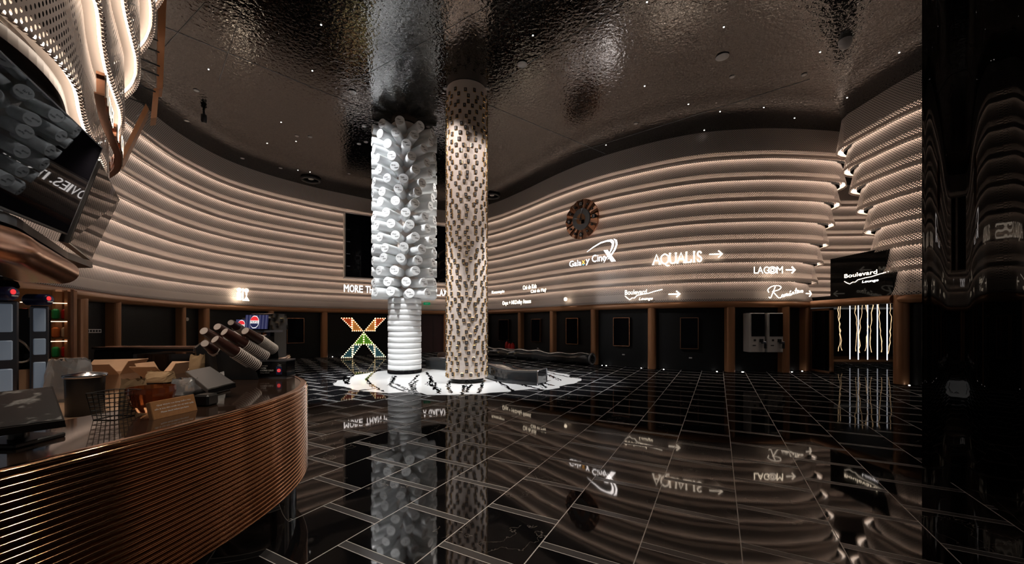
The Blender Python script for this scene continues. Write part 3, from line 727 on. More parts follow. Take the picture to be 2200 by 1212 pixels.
for m_, tr in tris:
    o_ = MB(); poly(o_, T, tr, m_, .1); pn = o_.build('letter_panel', xr)
    for i in range(3):
        a, b = Vector(tr[i]), Vector(tr[(i+1) % 3]); nb = max(2, round((b-a).length/.1)); c0 = (Vector(tr[0])+Vector(tr[1])+Vector(tr[2]))/3
        for j in range(nb):
            v = a.lerp(b, j/nb); v = v+(c0-v)*.07
            bulbs.append((pn, T @ Vector((v.x, v.y, .05))))
    q = MB(); q.tube([T @ Vector((x, y, .05)) for x, y in tr], .012, 'gold', 4, True); q.build('rim', pn)
q = MB(); q.lathe([(0, .0), (.016, .005), (.022, .018), (.016, .032), (0, .037)], 'bulb', 8, Matrix.Rotation(PI/2, 4, 'X'), True, False); b0 = None; rest = MB()
print('bulbs', len(bulbs))
for i, (pn, v) in enumerate(bulbs):
    if i < 130:
        if b0 is None: o_ = q.build('bulb', pn); b0 = o_
        else: o_ = b0.copy(); C.objects.link(o_); o_.parent = pn
        o_.location = v-wloc(pn)
    else: rest.add(q.v, q.f, 'bulb', True, Matrix.Translation(v))
if rest.v: rest.build('bulb', xr)['kind'] = 'stuff'
# fire extinguishers
for px, sc, lb in ((1096.5, 1.14, 'red fire extinguisher, leftmost of three behind the tube bench'), (1102.5, 1.0, 'red fire extinguisher, middle of three behind the tube bench'), (1109, 1.06, 'red fire extinguisher, rightmost of three behind the tube bench')):
    a, t, n = on_wall(px, MC, .2); a = Vector((a.x, a.y))
    r = empty('fire_extinguisher', (a.x, a.y, 0), lb, 'fire extinguisher', 'fire extinguishers'); Tm = Matrix.Translation((a.x, a.y, 0))
    MB().lathe([(.08, 0), (.095, .02), (.095, .48*sc), (.07, .56*sc), (.03, .6*sc)], 'red', 20, Tm).build('cylinder', r)
    q = MB(); q.lathe([(.03, .59*sc), (.03, .66*sc)], 'black_plastic', 12, Tm); q.box((a.x+.04, a.y, .66*sc), (.12, .03, .02), 'black_plastic'); q.build('valve', r)
    q = MB(); q.tube([(a.x+.03, a.y-.02, .62*sc), (a.x+.13, a.y-.04, .55*sc), (a.x+.12, a.y-.06, .2)], .012, 'black_plastic', 6); q.build('hose', r)
    MB().lathe([(.096, .2), (.096, .36)], 'white_paper', 20, Tm, True, False).build('instruction_label', r)

# ---------------------------------------------------------------- island disc, benches
random.seed(3)
ic = Vector((-1.45, 10.75)); poly_ = []; N = 90; r_ = 1.0
pts = []
a_ = 0
for i in range(N):
    ang = 2*PI*i/N
    if i % 3 == 0: r_ = 1+random.uniform(-.085, .035)
    pts.append((ic.x+3.3*r_*math.cos(ang), ic.y+2.62*r_*math.sin(ang)))
mat('marble_white', (.83, .84, .84), .12)
mb = MB(); mb.prism(pts, 0.0005, .004, 'marble_white')
def vein(path, w0):
    pts_ = []
    for i in range(len(path)-1):
        a, b = path[i], path[i+1]; m_ = max(2, int((b-a).length/.085))
        for j in range(m_): 
            v = a.lerp(b, j/m_); pts_.append(Vector((v.x+random.uniform(-.035, .035), v.y+random.uniform(-.03, .03))))
    pts_.append(path[-1]); 
    for i in range(len(pts_)-1):
        a, b = pts_[i], pts_[i+1]; t = (b-a)
        if t.length < 1e-4: continue
        t.normalize(); nn = Vector((t.y, -t.x)); w1 = w0*random.uniform(.3, 1.5); w2 = w0*random.uniform(.3, 1.5); e = t*.015
        mb.add([(a.x-nn.x*w1-e.x, a.y-nn.y*w1-e.y, .0055), (a.x+nn.x*w1-e.x, a.y+nn.y*w1-e.y, .0055), (b.x+nn.x*w2+e.x, b.y+nn.y*w2+e.y, .0055), (b.x-nn.x*w2+e.x, b.y-nn.y*w2+e.y, .0055)], [(0, 1, 2, 3)], 'black_gloss')
for path in ([(742, 808), (736, 818), (748, 826)], [(772, 800), (750, 812), (745, 824)], [(818, 793), (800, 803), (786, 815), (800, 828), (826, 842)], [(850, 808), (842, 822), (862, 832), (893, 849)], [(848, 812), (838, 828), (868, 842)],
             [(900, 806), (880, 824), (893, 847)], [(897, 817), (884, 828), (890, 838)], [(915, 800), (925, 812), (922, 826), (938, 836), (946, 846)], [(922, 812), (936, 826), (931, 838)], [(998, 828), (990, 850)], [(1012, 826), (1000, 844)], [(1036, 822), (1030, 845)], [(1058, 812), (1085, 828), (1100, 841)],
             [(1070, 806), (1120, 826), (1165, 838)], [(1105, 800), (1140, 815), (1190, 829)], [(1135, 797), (1180, 806), (1205, 818)], [(1160, 795), (1200, 806), (1228, 812)], [(960, 795), (975, 812), (960, 830), (970, 845)], [(770, 840), (800, 836)], [(1180, 818), (1165, 826), (1172, 834)]):
    pv = [Vector(G(*q)[:2]) for q in path]; vein(pv, .032); vein([q+Vector((random.uniform(-.1, .1), 0)) for q in pv], .012)
tag(mb.build('floor_medallion', None, (ic.x, ic.y, 0)), 'white marble floor medallion with black veins and ragged edge under both columns', 'floor medallion')
# wavy bench
fr = smooth_curve([(-2.9, 12.9), (-2.3, 12.55), (-1.55, 11.9), (-.95, 11.15), (-.62, 10.45), (-.2, 9.8), (.25, 9.5), (.62, 9.32)], .1)
nn = normals(fr); vs = []; k = 7
prof = [(0, .0), (.0, .30), (-.02, .335), (-.06, .35), (-.6, .35), (-.65, .335), (-.66, 0)]
mb = MB(); nrm = nn
for i in range(0, len(fr)): 
    for o_, z_ in prof:
        zz = z_+(.03*math.sin(i*.28) if z_ > .2 else 0); vs.append((fr[i].x+nrm[i].x*o_, fr[i].y+nrm[i].y*o_, zz+.014))
fs = [(i*k+j, (i+1)*k+j, (i+1)*k+j+1, i*k+j+1) for i in range(len(fr)-1) for j in range(k-1)]
mb.add(vs, fs, 'black_glass_bench', True); mb.add(vs, [tuple(range(k)), tuple(range((len(fr)-1)*k, len(fr)*k))[::-1]], 'black_glass_bench')
bn = tag(mb.build('wave_bench', None, (-.6, 10.8, 0)), 'low wavy glossy black bench on the white medallion behind the dotted column', 'bench')
mb = MB(); e = vs[(len(fr)-1)*k:]; mb.tube([Vector(q)+Vector((.004, -.004, 0)) for q in e], .012, 'steel', 6); mb.build('edge_strip', bn)
# tube bench
P0 = Vector((2.92, 14.0, .235)); P1 = Vector((-1.3, 18.1, .235)); mb = MB(); nseg = 40; vs = []; n = 20
ax = (P1-P0); L = ax.length; ax.normalize(); sd = Vector((ax.y, -ax.x, 0)); rings = []
bumps = lambda s: .22+.03*math.sin(s*4.1)*math.sin(s*1.7+1)
seq = [(0.25, .12), (0, .15)]+[(L*i/nseg, None) for i in range(nseg+1)]
vs = []
for s_, rr in seq:
    r1 = rr if rr else bumps(s_); c_ = P0+ax*s_+Vector((0, 0, r1-.235 if not rr else 0))
    vs += [c_+sd*r1*math.cos(2*PI*q/n)+Vector((0, 0, r1*math.sin(2*PI*q/n)+.0)) for q in range(n)]
mb.add(vs, [(i*n+q, i*n+(q+1) % n, (i+1)*n+(q+1) % n, (i+1)*n+q) for i in range(len(seq)-1) for q in range(n)], 'black_glass_bench', True)
tb = tag(mb.build('tube_bench', None, (P0.x, P0.y, 0)), 'long glossy black hollow tube bench along the right wall', 'bench')
mb = MB(); mb.tube([P0+sd*.19*math.cos(q*PI/10)+Vector((0, 0, .19*math.sin(q*PI/10)))-ax*.01 for q in range(20)], .04, 'grey_metal', 8, True); mb.build('end_ring', tb)
# pouf
p_ = G(960, 771, 0); mb = MB(); mb.lathe([(.25, 0), (.3, .05), (.3, .35), (.26, .42), (.1, .44), (0, .44)], 'pouf', 24, Matrix.Translation((-2.55, 14.6, 0)))
pf = tag(mb.build('pouf', None, (-2.55, 14.6, 0)), 'brown upholstered round pouf partly behind the dotted column', 'pouf')
# maroon double door between columns
a, t, n = on_wall(905, MC, -.1); b, _, _ = on_wall(956, MC, -.1); T = frame((a.x, a.y, 0), (b.x-a.x, b.y-a.y, 0), (0, 0, 1)); wd_ = (b-a).length
dd = struct(MB().box((wd_/2, 1.0, 0), (wd_, 2.0, .06), 'maroon', T).build('door_2')); MB().box((wd_*.5, 1.0, .04), (.02, 1.9, .02), 'black_plastic', T).build('door_seam', dd)

# ---------------------------------------------------------------- tube column
random.seed(11)
wc = Vector((-3.33, 11.9, 0)); col = empty('tube_column', wc, 'round column with white word-printed tubes sticking out above stacked white rings', 'column')
mb = MB(); mb.lathe([(.4, 2.25), (.4, CEIL-.02)], 'column_cream', 32, Matrix.Translation(wc)); mb.build('core', col)
mb = MB(); mb.lathe([(.52, .014), (.52, .11), (.48, .12)], 'black_gloss', 40, Matrix.Translation(wc)); mb.build('plinth', col)
ringm = MB(); ringm.lathe([(.44, 0), (.49, .0), (.503, .006), (.503, .142), (.49, .149), (.48, .15), (.48, .168), (.44, .168)], 'white_tube', 48)
r0 = None
for i in range(13):
    sc_ = 1+random.uniform(-.015, .015)
    if r0 is None: r0 = ringm.build('stacked_ring', col, None); r0.location = (0, 0, .115); rr = r0
    else: rr = r0.copy(); C.objects.link(rr); rr.location = (random.uniform(-.008, .008), random.uniform(-.008, .008), .115+i*.168)
words = ['Xem\n phim', 'Lung\n linh', 'Thích\n quá', 'Vui\n quá', 'Nghe\n phim', 'Bóng\n nhanh', 'Yêu\n nhau', 'Sung\n phát', 'Nghe\n thông', 'Sáng\n bóng']
tmesh = []; cmesh = []
tm_ = MB(); tm_.lathe([(.128, 0), (.135, .56), (.134, .572), (.128, .578)], 'white_tube', 24); tt_ = None
Ty = Matrix.Rotation(PI/2, 4, 'Y')
tubes = []
NR = 16; NA = 11
for r in range(NR):
    z = 2.42+r*.326; ph = (r*.5+.32*math.sin(r*1.05))*2*PI/NA
    for a in range(NA):
        ang = ph+a*2*PI/NA+random.uniform(-.05, .05); zz = z+random.uniform(-.03, .03)
        d = Vector((math.cos(ang), math.sin(ang), 0)); facing = -(d.x*wc.x+d.y*wc.y)/wc.length
        tubes.append((facing, ang, zz))
tubes.sort(key=lambda q: -q[0])
proto = None; capm = []
for wds in words:
    c_ = MB(); a_, b_ = wds.split('\n')
    Tl = frame((.5795, 0, 0), (0, 1, 0), (0, 0, 1))
    put_text(c_, a_, Tl, -.09, .02, .005, .055, 'ink', .002); put_text(c_, b_.strip(), Tl, -.01, .09, -.06, -.015, 'ink', .002)
    capm.append(c_)
tb_local = MB(); tb_local.add([Matrix.Rotation(PI/2, 4, 'Y') @ v for v in tm_.v], tm_.f, 'white_tube', True)
proto = tb_local.build('tube', col, None); 
capo = [c_.build('caption', proto) for c_ in capm]; caps_mesh = [c.data for c in capo]
for c in capo: c.location = (0, 0, 0)
for c in capo[1:]: bpy.data.objects.remove(c)
first = True
for i, (fc, ang, zz) in enumerate(tubes[:100]):
    if first: o = proto; cc = capo[0]; first = False
    else:
        o = proto.copy(); C.objects.link(o); cc = capo[0].copy(); C.objects.link(cc); cc.parent = o; cc.data = caps_mesh[i % len(caps_mesh)]
    o.location = (.395*math.cos(ang), .395*math.sin(ang), zz); o.rotation_euler = (0, 0, ang)
rest = MB()
for fc, ang, zz in tubes[100:]:
    T = Matrix.Translation(wc+Vector((.395*math.cos(ang), .395*math.sin(ang), zz))) @ Matrix.Rotation(ang, 4, 'Z'); rest.add(tb_local.v, tb_local.f, 'white_tube', True, T)
o = rest.build('tube', col); o['kind'] = 'stuff'

# ---------------------------------------------------------------- keycap column
gc = Vector((-1.19, 10.1, 0)); kc = empty('keycap_column', gc, 'tall round cream column dotted with small gold-rimmed black letter keys', 'column')
mb = MB(); mb.lathe([(.53, .12), (.53, CEIL-.01)], 'column_cream', 64, Matrix.Translation(gc)); mb.build('shaft', kc)
mb = MB(); mb.lathe([(.44, .014), (.44, .12)], 'black_gloss', 48, Matrix.Translation(gc)); mb.build('plinth', kc)
glyph = list('AKXZ7362MSTEUVR9')
km = []
for gch in glyph:
    q = MB(); q.box((.015, 0, 0), (.032, .076, .104), 'gold', None, .006); q.box((.0305, 0, 0), (.006, .064, .09), 'ink')
    put_text(q, gch, frame((.0345, 0, 0), (0, 1, 0), (0, 0, 1)), -.012, .012, -.017, .017, 'cup_rim', .002); km.append(q)
keys = []
rows = 53
for r in range(rows):
    z = .22+r*(7.3/rows); ph = r*.42+.25*math.sin(r*.9)
    for a in range(15):
        ang = ph+a*2*PI/15+random.uniform(-.06, .06); zz = z+random.uniform(-.035, .035)
        d = Vector((math.cos(ang), math.sin(ang), 0)); fc = -(d.x*gc.x+d.y*gc.y)/gc.length
        keys.append((fc*2-abs(zz-H)*.3, ang, zz, random.randrange(len(glyph))))
keys.sort(key=lambda q: -q[0]); protos = {}
for i, (fc, ang, zz, g_) in enumerate(keys[:100]):
    if g_ not in protos: o = km[g_].build('key', kc); protos[g_] = o
    else: o = protos[g_].copy(); C.objects.link(o)
    o.location = (.525*math.cos(ang), .525*math.sin(ang), zz); o.rotation_euler = (0, 0, ang)
rest = MB()
for fc, ang, zz, g_ in keys[100:]:
    T = Matrix.Translation(gc+Vector((.525*math.cos(ang), .525*math.sin(ang), zz))) @ Matrix.Rotation(ang, 4, 'Z'); q = km[g_]
    for mi_, mn in enumerate(q.mats):
        fs = [f for f, m_ in zip(q.f, q.mi) if m_ == mi_]
        rest.add(q.v, fs, mn, False, T)
o = rest.build('key', kc); o['kind'] = 'stuff'

# ---------------------------------------------------------------- glossy black pillar on the right
pp = [(4.27, 4.1)]
pts = [(4.75, 4.25), (4.5, 4.2), (4.3, 4.07), (4.245, 3.97), (4.178, 3.85), (4.126, 3.71), (4.09, 3.56), (4.055, 3.42), (3.992, 3.28), (3.9, 3.13), (3.815, 2.995), (3.73, 2.86), (3.655, 2.72), (3.6, 2.59), (3.6, 2.3), (3.75, 2.0), (4.2, 1.7)]
pc = smooth_curve([Vector((q[0]+.055, q[1])) for q in pts], .03)
mb = MB(); sweep(mb, pc, [(0, 0), (0, CEIL-.001)], 'pillar_gloss', True)
last = [(p.x, p.y) for p in pc]; mb.add([(x, y, z) for z in (0, CEIL-.001) for x, y in (last[-1], (5.4, 1.8), (5.6, 3.8), last[0])], [(0, 4, 5, 1), (1, 5, 6, 2), (2, 6, 7, 3)], 'pillar_gloss')
struct(mb.build('wall_pillar'))

# ---------------------------------------------------------------- concession drum overhead (left)
DR = [(-1.9, -.6), (-2.35, .6), (-2.62, 1.6), (-2.78, 2.27), (-3.06, 2.75), (-3.5, 3.2), (-3.86, 3.58), (-4.2, 3.98), (-4.5, 4.32), (-5.0, 4.75), (-5.8, 5.15), (-6.8, 5.4), (-7.8, 5.4)]
def drum(k):
    kk = 5-k; c = smooth_curve([Vector(q) for q in DR], .08); n = normals(c)
    out = []
    for i, (p, q) in enumerate(zip(c, n)):
        s_ = min(1, max(0, (p.y-2.0)/2.5)); out.append(p+q*(-.03+.1*kk+.03*kk*s_))
    return out
wall('wall_left', drum, [6.45, 5.8, 5.15, 4.5, 3.85, 3.2], CEIL, .2, 'perforated_near')
# underside slab of the drum
dc = drum(5); mb = MB(); sweep(mb, dc, [(-.1, 3.2), (-.1, 3.12), (-.5, 3.12)], 'black_plastic', False); struct(mb.build('trim_%d' % ti)); ti += 1
# ticket sign
sg = empty('ticket_sign', (-3.6, 3.4, 3.3), 'copper sign rail with upright lit letters reading TICKETS above the menu screens', 'sign')
def off(c, i, o): 
    n = normals(c); return c[i]+n[i]*o
i_a = min(range(len(dc)), key=lambda i: abs(dc[i].y-3.08)); i_b = min(range(len(dc)), key=lambda i: abs(dc[i].y-4.9)+(10 if dc[i].x < -5.6 else 0))
seg = dc[i_a:i_b+1]; mb = MB(); sweep(mb, seg, [(.04, 3.385), (.1, 3.385), (.1, 3.4), (.04, 3.4)], 'copper_plate', False, close=True); mb.build('rail', sg)
txt = 'TICKET & CONCESSION'; ns_ = normals(seg); Ls = [0]
for i in range(1, len(seg)): Ls.append(Ls[-1]+(seg[i]-seg[i-1]).length)
for j, ch in enumerate(txt):
    if ch == ' ': continue
    s_ = Ls[-1]*(1-(len(txt)-1-j+.5)/len(txt)); s_ = Ls[-1]*(j+.5)/len(txt)
    i = max(1, next((q for q, L in enumerate(Ls) if L >= s_), len(Ls)-1)); p = seg[i]; t = (seg[i]-seg[i-1]).normalized(); n = Vector((t.y, -t.x)); q = p+n*.075
    # letters read from the room: facing outwards, x direction along the tangent seen from the room
    Tl = frame((q.x, q.y, 3.4), (t.x, t.y, 0), (0, 0, 1)); mb = MB(); ww = Ls[-1]/len(txt)*(.36 if ch != 'I' else .1); put_text(mb, ch, Tl, -ww, ww, 0, .19, 'copper_plate', .05); mb.build('letter', sg); lf = MB(); put_text(lf, ch, Tl, -ww*.9, ww*.9, .01, .18, 'sign_warm', .012, 0, .03); lf.build('letter_face', sg)
# exposed rods and edge boards at the drum's end
for j, (px, py, Z) in enumerate(((300, 15, 4.9), (303, 40, 5.0), (308, 75, 5.1), (311, 100, 5.2), (312, 130, 5.3), (310, 150, 5.4), (303, 185, 5.4), (290, 215, 5.4))):
    a = R(px-25, py-10, Z-.1); b = R(px+30, py+12, Z+.5); tag(MB().tube([a, b], .012, 'black_matte', 6).build('hanger_rod', None, a), 'thin black hanger rod sticking out of the lit tiers above the counter', 'rod', 'hanger rods by the drum')
for (q0, q1, q2, q3, Z0, Z1, lb) in (((313, 222), (320, 234), (262, 350), (256, 340), 5.6, 5.0, 'brown edge board hanging at the far end of the ticket sign'), ((330, 190), (342, 188), (337, 252), (324, 254), 6.6, 6.4, 'short brown edge board near the ceiling at the end of the lit tiers'), ((340, 0), (358, 0), (350, 190), (338, 190), 6.4, 6.6, 'tall brown edge board running up to the ceiling')):
    pts_ = [R(q0[0], q0[1], Z0), R(q1[0], q1[1], Z0), R(q2[0], q2[1], Z1), R(q3[0], q3[1], Z1)]
    back = [p + Vector((-.25, .25, 0)) for p in pts_]; mb = MB(); mb.add(pts_+back, [(3, 2, 1, 0), (4, 5, 6, 7), (0, 1, 5, 4), (1, 2, 6, 5), (2, 3, 7, 6), (3, 0, 4, 7)], 'bronze_paint'); tag(mb.build('edge_board', None, pts_[0]), lb, 'board')
# menu screens
def menu(B0, B1, T1, T0, label):
    B0, B1, T0, T1 = map(Vector, (B0, B1, T0, T1)); n = (B1-B0).cross(T0-B0).normalized()
    if n.dot(-B0) < 0: n = -n
    vs = [B0, B1, T1, T0]+[p-n*.06 for p in (B0, B1, T1, T0)]
    mb = MB(); mb.add(vs, [(0, 1, 2, 3), (7, 6, 5, 4), (0, 4, 5, 1), (1, 5, 6, 2), (2, 6, 7, 3), (3, 7, 4, 0)], 'black_plastic')
    o = tag(mb.build('menu_screen', None, B0), label, 'screen', 'menu screens'); 
    i = .012; c = (B0+B1+T0+T1)/4; q = MB(); q.add([c+(p-c)*(1-.03)+n*.003 for p in (B0, B1, T1, T0)], [(0, 1, 2, 3)], 'screen_black'); q.build('panel', o)
    m_ = MB(); m_.tube([c-n*.06, c-n*.5+Vector((0, 0, .3))], .03, 'black_plastic', 8); m_.build('bracket', o); return o
d = Vector((-.504, .864, 0)); B = Vector((-3.83, 3.3, 2.27)); Tt = Vector((-3.64, 3.41, 3.07))
menu(B-d*1.45, B, Tt, Tt-d*1.45, 'nearest switched-off menu screen hanging over the counter')
menu(B-d*2.92, B-d*1.47, Tt-d*1.47, Tt-d*2.92, 'switched-off menu screen cut off by the left edge of the photo')
menu((-3.83, 3.31, 2.2), (-4.75, 4.32, 2.22), (-4.72, 4.61, 3.0), (-3.78, 3.52, 3.0), 'farther menu screen reflecting the tiered wall')
# copper canopy over the service bar
cp = smooth_curve([Vector(q) for q in ((-3.0, .8), (-3.1, 1.6), (-3.47, 2.6), (-3.84, 3.07), (-4.75, 4.1))], .1)
mb = MB(); sweep(mb, cp, [(-.3, 2.2)]+[(-.06+.14*math.sin(a*PI/12), 2.06+.13*math.cos(a*PI/12)) for a in range(13)]+[(-.3, 1.93)], 'copper_plate', True); sweep(mb, cp, [(-.3, 1.93), (-.3, 2.2)], 'black_plastic', False); mb.add([(cp[-1].x, cp[-1].y, 2.06)]+[(cp[-1].x+normals(cp)[-1].x*(-.06+.14*math.sin(a*PI/12)), cp[-1].y+normals(cp)[-1].y*(-.06+.14*math.sin(a*PI/12)), 2.06+.13*math.cos(a*PI/12)) for a in range(13)], [tuple(range(1, 14))], 'copper_plate')
cn = tag(mb.build('service_canopy', None, (-3.84, 3.07, 1.93)), 'rounded copper canopy edge over the service bar below the menu screens', 'canopy')
mb = MB(); poly2 = [(p.x+.35, p.y+.25) for p in cp]+[(-5.5, 4.75), (-6.1, 4.4), (-6.3, .8)]; mb.prism([(-3.05, .8)]+[(q.x, q.y) for q in cp[6:]]+[(-5.2, 4.75), (-5.65, 4.8), (-6.6, 4.4), (-6.6, .8)], 2.2, 2.27, 'black_plastic'); mb.build('soffit', cn)

# ---------------------------------------------------------------- concession counter
CT = [(-2.25, -.9), (-2.0, .2), (-1.82, 1.0), (-1.72, 1.4), (-1.64, 1.8), (-1.585, 2.2), (-1.58, 2.55), (-1.63, 2.9), (-1.76, 3.25), (-1.98, 3.58), (-2.28, 3.86), (-2.65, 4.05), (-3.0, 4.12), (-3.4, 4.1)]
cc_ = smooth_curve([Vector(q) for q in CT], .07)
ctr = empty('concession_counter', (-1.8, 2.5, 0), 'long curved concession counter with ribbed copper front and black top', 'counter')
prof = [(-.03, .28)]; NRB = 25; z0, z1 = .29, .985; ph_ = (z1-z0)/NRB
for i in range(NRB):
    for j in range(8):
        a = PI*j/8; prof.append((.024*math.sin(a)**.7, z0+ph_*(i+j/8)))
prof += [(0, z1), (.012, z1+.002), (.016, 1.0), (.004, 1.004), (-.03, 1.004)]
mb = MB(); sweep(mb, cc_, prof, 'copper', True); mb.build('ribbed_front', ctr)
mb = MB(); sweep(mb, cc_, [(-.06, 0), (-.06, .29)], 'black_gloss', True); mb.build('plinth', ctr)
mat('counter_top', (.03, .018, .013), .06, spec=.8)
mb = MB(); sweep(mb, cc_, [(-.025, 1.0), (-.72, 1.0), (-.72, .78), (-.7, .3)], 'counter_top', False); mb.build('countertop', ctr)
# second, farther stretch of counter
c2 = smooth_curve([Vector(q) for q in ((-3.6, 4.6), (-3.42, 5.2), (-3.5, 5.9), (-3.8, 6.5), (-4.4, 7.0), (-5.3, 7.2), (-6.4, 7.1))], .08)
ct2 = empty('counter_extension', (-3.6, 5.5, 0), 'farther curved ribbed copper counter end behind the cup racks', 'counter')
mb = MB(); sweep(mb, c2, prof, 'copper', True); mb.build('ribbed_front', ct2); mb = MB(); sweep(mb, c2, [(-.06, 0), (-.06, .29)], 'black_gloss', True); mb.build('plinth', ct2)
mb = MB(); sweep(mb, c2, [(-.025, 1.0), (-.7, 1.0), (-.7, .3)], 'counter_top', False); mb.build('countertop', ct2)
# inner worktop behind the counter
wk = tag(MB().prism([(-2.7, .8), (-2.45, 2.4), (-2.5, 2.9), (-2.75, 3.2), (-3.0, 3.36), (-3.5, 3.36), (-3.5, 4.35), (-4.4, 4.45), (-5.6, 4.7), (-5.9, 3.9), (-4.6, 2.3), (-3.9, .8)], .0, .8, 'black_plastic', None, 'worktop').build('worktop_cabinet', None, (-3, 2.5, 0)), 'low brown worktop behind the curved counter', 'cabinet')
# back cabinets with amber top
bk = MB(); Lc = [(-9.35, 9.15), (-8.4, 9.6), (-7.45, 9.65)]
a = G(205, 745, .95); b = G(418, 744, .95)
root = empty('back_cabinet', (-9, 9.4, 0), 'row of black cabinets with amber stone top against the left wall', 'cabinet')
Yc = 7.6
MB().box((-7.3, Yc+.25, .5), (1.96, .5, 1.0), 'black_plastic').build('body', root)
MB().box((-7.3, Yc+.24, 1.03), (2.02, .54, .035), 'copper_plate').build('top', root)
for i in range(5): MB().box((-8.08+i*.39, Yc-.01, .52), (.37, .03, .86), 'black_wall').build('door', root)

# ---------------------------------------------------------------- things on the counter
def on_top(px, py): return G(px, py, 1.0)
# cup racks: stacks lie on a slope, rims towards the customer side
def cup_stack(px0, py0, px1, py1, Z0, Z1, label, n=16, r=.051, rim=True):
    A = R(px0, py0, Z0); B_ = R(px1, py1, Z1); ax = (B_-A); L = ax.length; q = ax.to_track_quat('Z', 'Y').to_matrix().to_4x4(); T = Matrix.Translation(A) @ q
    root = empty('cup_stack', A, label, 'cups', 'stacks of paper cups in the rack')
    body = L*.45; mb = MB(); mb.lathe([(r*.72, 0), (r*.74, .004), (r, body)], 'brown_cup', 20, T); mb.lathe([(0, -.001), (r*.66, -.001)], 'cup_bottom', 20, T, False, False); mb.build('cup', root)
    mb = MB(); m_ = max(4, int((L-body)/.017))
    for i in range(m_):
        z = body+(L-body)*i/m_; mb.lathe([(r*.97, z), (r*1.1, z+.001), (r*1.1, z+.006), (r*.97, z+.007)], 'cup_rim', 20, T, True, False)
    mb.lathe([(r*.97, body), (r*.97, L)], 'brown_cup', 20, T); mb.build('rims', root)
    return root
cup_stack(462, 729, 553, 788, 3.2, 3.55, 'brown paper cup stack, nearest and lowest in the slanted rack')
cup_stack(482, 713, 571, 768, 3.32, 3.67, 'brown paper cup stack, second of the rack, behind the nearest', r=.051)
cup_stack(527, 711, 588, 752, 3.45, 3.8, 'brown paper cup stack, rightmost in front of the drink dispenser', r=.05)
cup_stack(438, 711, 500, 752, 3.42, 3.8, 'brown paper cup stack, leftmost of the upper rack', r=.05)
cup_stack(467, 702, 530, 744, 3.55, 3.95, 'brown paper cup stack standing highest behind the second stack', r=.049)
cup_stack(496, 693, 522, 712, 5.1, 5.45, 'brown paper cup stack, farthest, left of the small dispenser', r=.055)
cup_stack(440, 738, 478, 766, 3.3, 3.62, 'brown paper cup stack, lowest at the left rack end', r=.044)
def rack(poly_px, Z0, Z1, label):
    f = [R(x, 697+.5*F/Z0-.5 if y is None else y, Z0) for x, y in poly_px]; b = [p+Vector((-.1, Z1-Z0, 0)) for p in f]; n = len(f)
    mb = MB(); mb.add(f+b, [tuple(range(n)), tuple(range(n, 2*n))[::-1]]+[(i, n+i, n+(i+1) % n, (i+1) % n) for i in range(n)], 'black_plastic'); return tag(mb.build('cup_rack', None, f[0]), label, 'rack')
rack([(462, 744), (552, 800), (556, None), (470, None)], 3.46, 3.5, 'black slanted cup rack under the nearest cup stack')
rack([(490, 732), (570, 780), (598, 790), (598, None), (500, None)], 3.63, 3.68, 'black slanted cup rack under the second cup stack')
rack([(548, 732), (574, 719), (597, 751), (600, None), (546, None)], 3.78, 3.9, 'black angled cup rack at the right of the counter end')
rack([(420, 748), (444, 730), (500, 766), (505, None), (430, None)], 3.76, 3.86, 'black cup rack at the left end of the stacks')
rack([(496, 708), (520, 716), (528, 740), (528, None), (496, None)], 5.4, 5.5, 'small black cup rack on the farther counter beside the dispenser')
# promo box
A = on_top(549, 813); T = frame(A, (1, .12, 0), (0, 0, 1)); bx = empty('promo_box', A, 'black counter box printed PEPSI KHONG CALO at the counter end', 'display box')
MB().box((.135, .085, -.09), (.27, .155, .18), 'black_gloss', T, .004).build('box', bx)
MB().box((.135, .16, -.09), (.275, .012, .19), 'dark_steel', T).build('lid', bx); MB().box((.135, .006, -.09), (.275, .012, .19), 'dark_steel', T).build('base_rail', bx)
mb = MB(); put_text(mb, 'PEPSI', T, .04, .09, .085, .1, 'white_paper', .002, .1, .002); put_text(mb, 'KHÔNG CALO', T, .04, .155, .065, .082, 'white_paper', .002, .1, .002)
put_text(mb, 'PEPSI ZERO', T, .05, .105, .11, .118, 'grey_panel', .002, 0, .002); put_text(mb, 'Sảng khoái', T, .04, .12, .045, .055, 'grey_panel', .002, 0, .002)
T3 = T @ Matrix.Translation((.205, .07, .003)); mb.box((0, 0, 0), (.05, .075, .002), 'blue', T3); mb.lathe([(.016, 0), (.016, .003)], 'pepsi_red', 16, T3); mb.box((0, 0, .003), (.03, .006, .002), 'white_paper', T3)
mb.tube([T3 @ Vector(q) for q in ((-.01, .06, 0), (.02, .052, 0), (-.015, .045, 0), (.02, .038, 0))], .002, 'white_paper', 5); mb.build('print', bx)
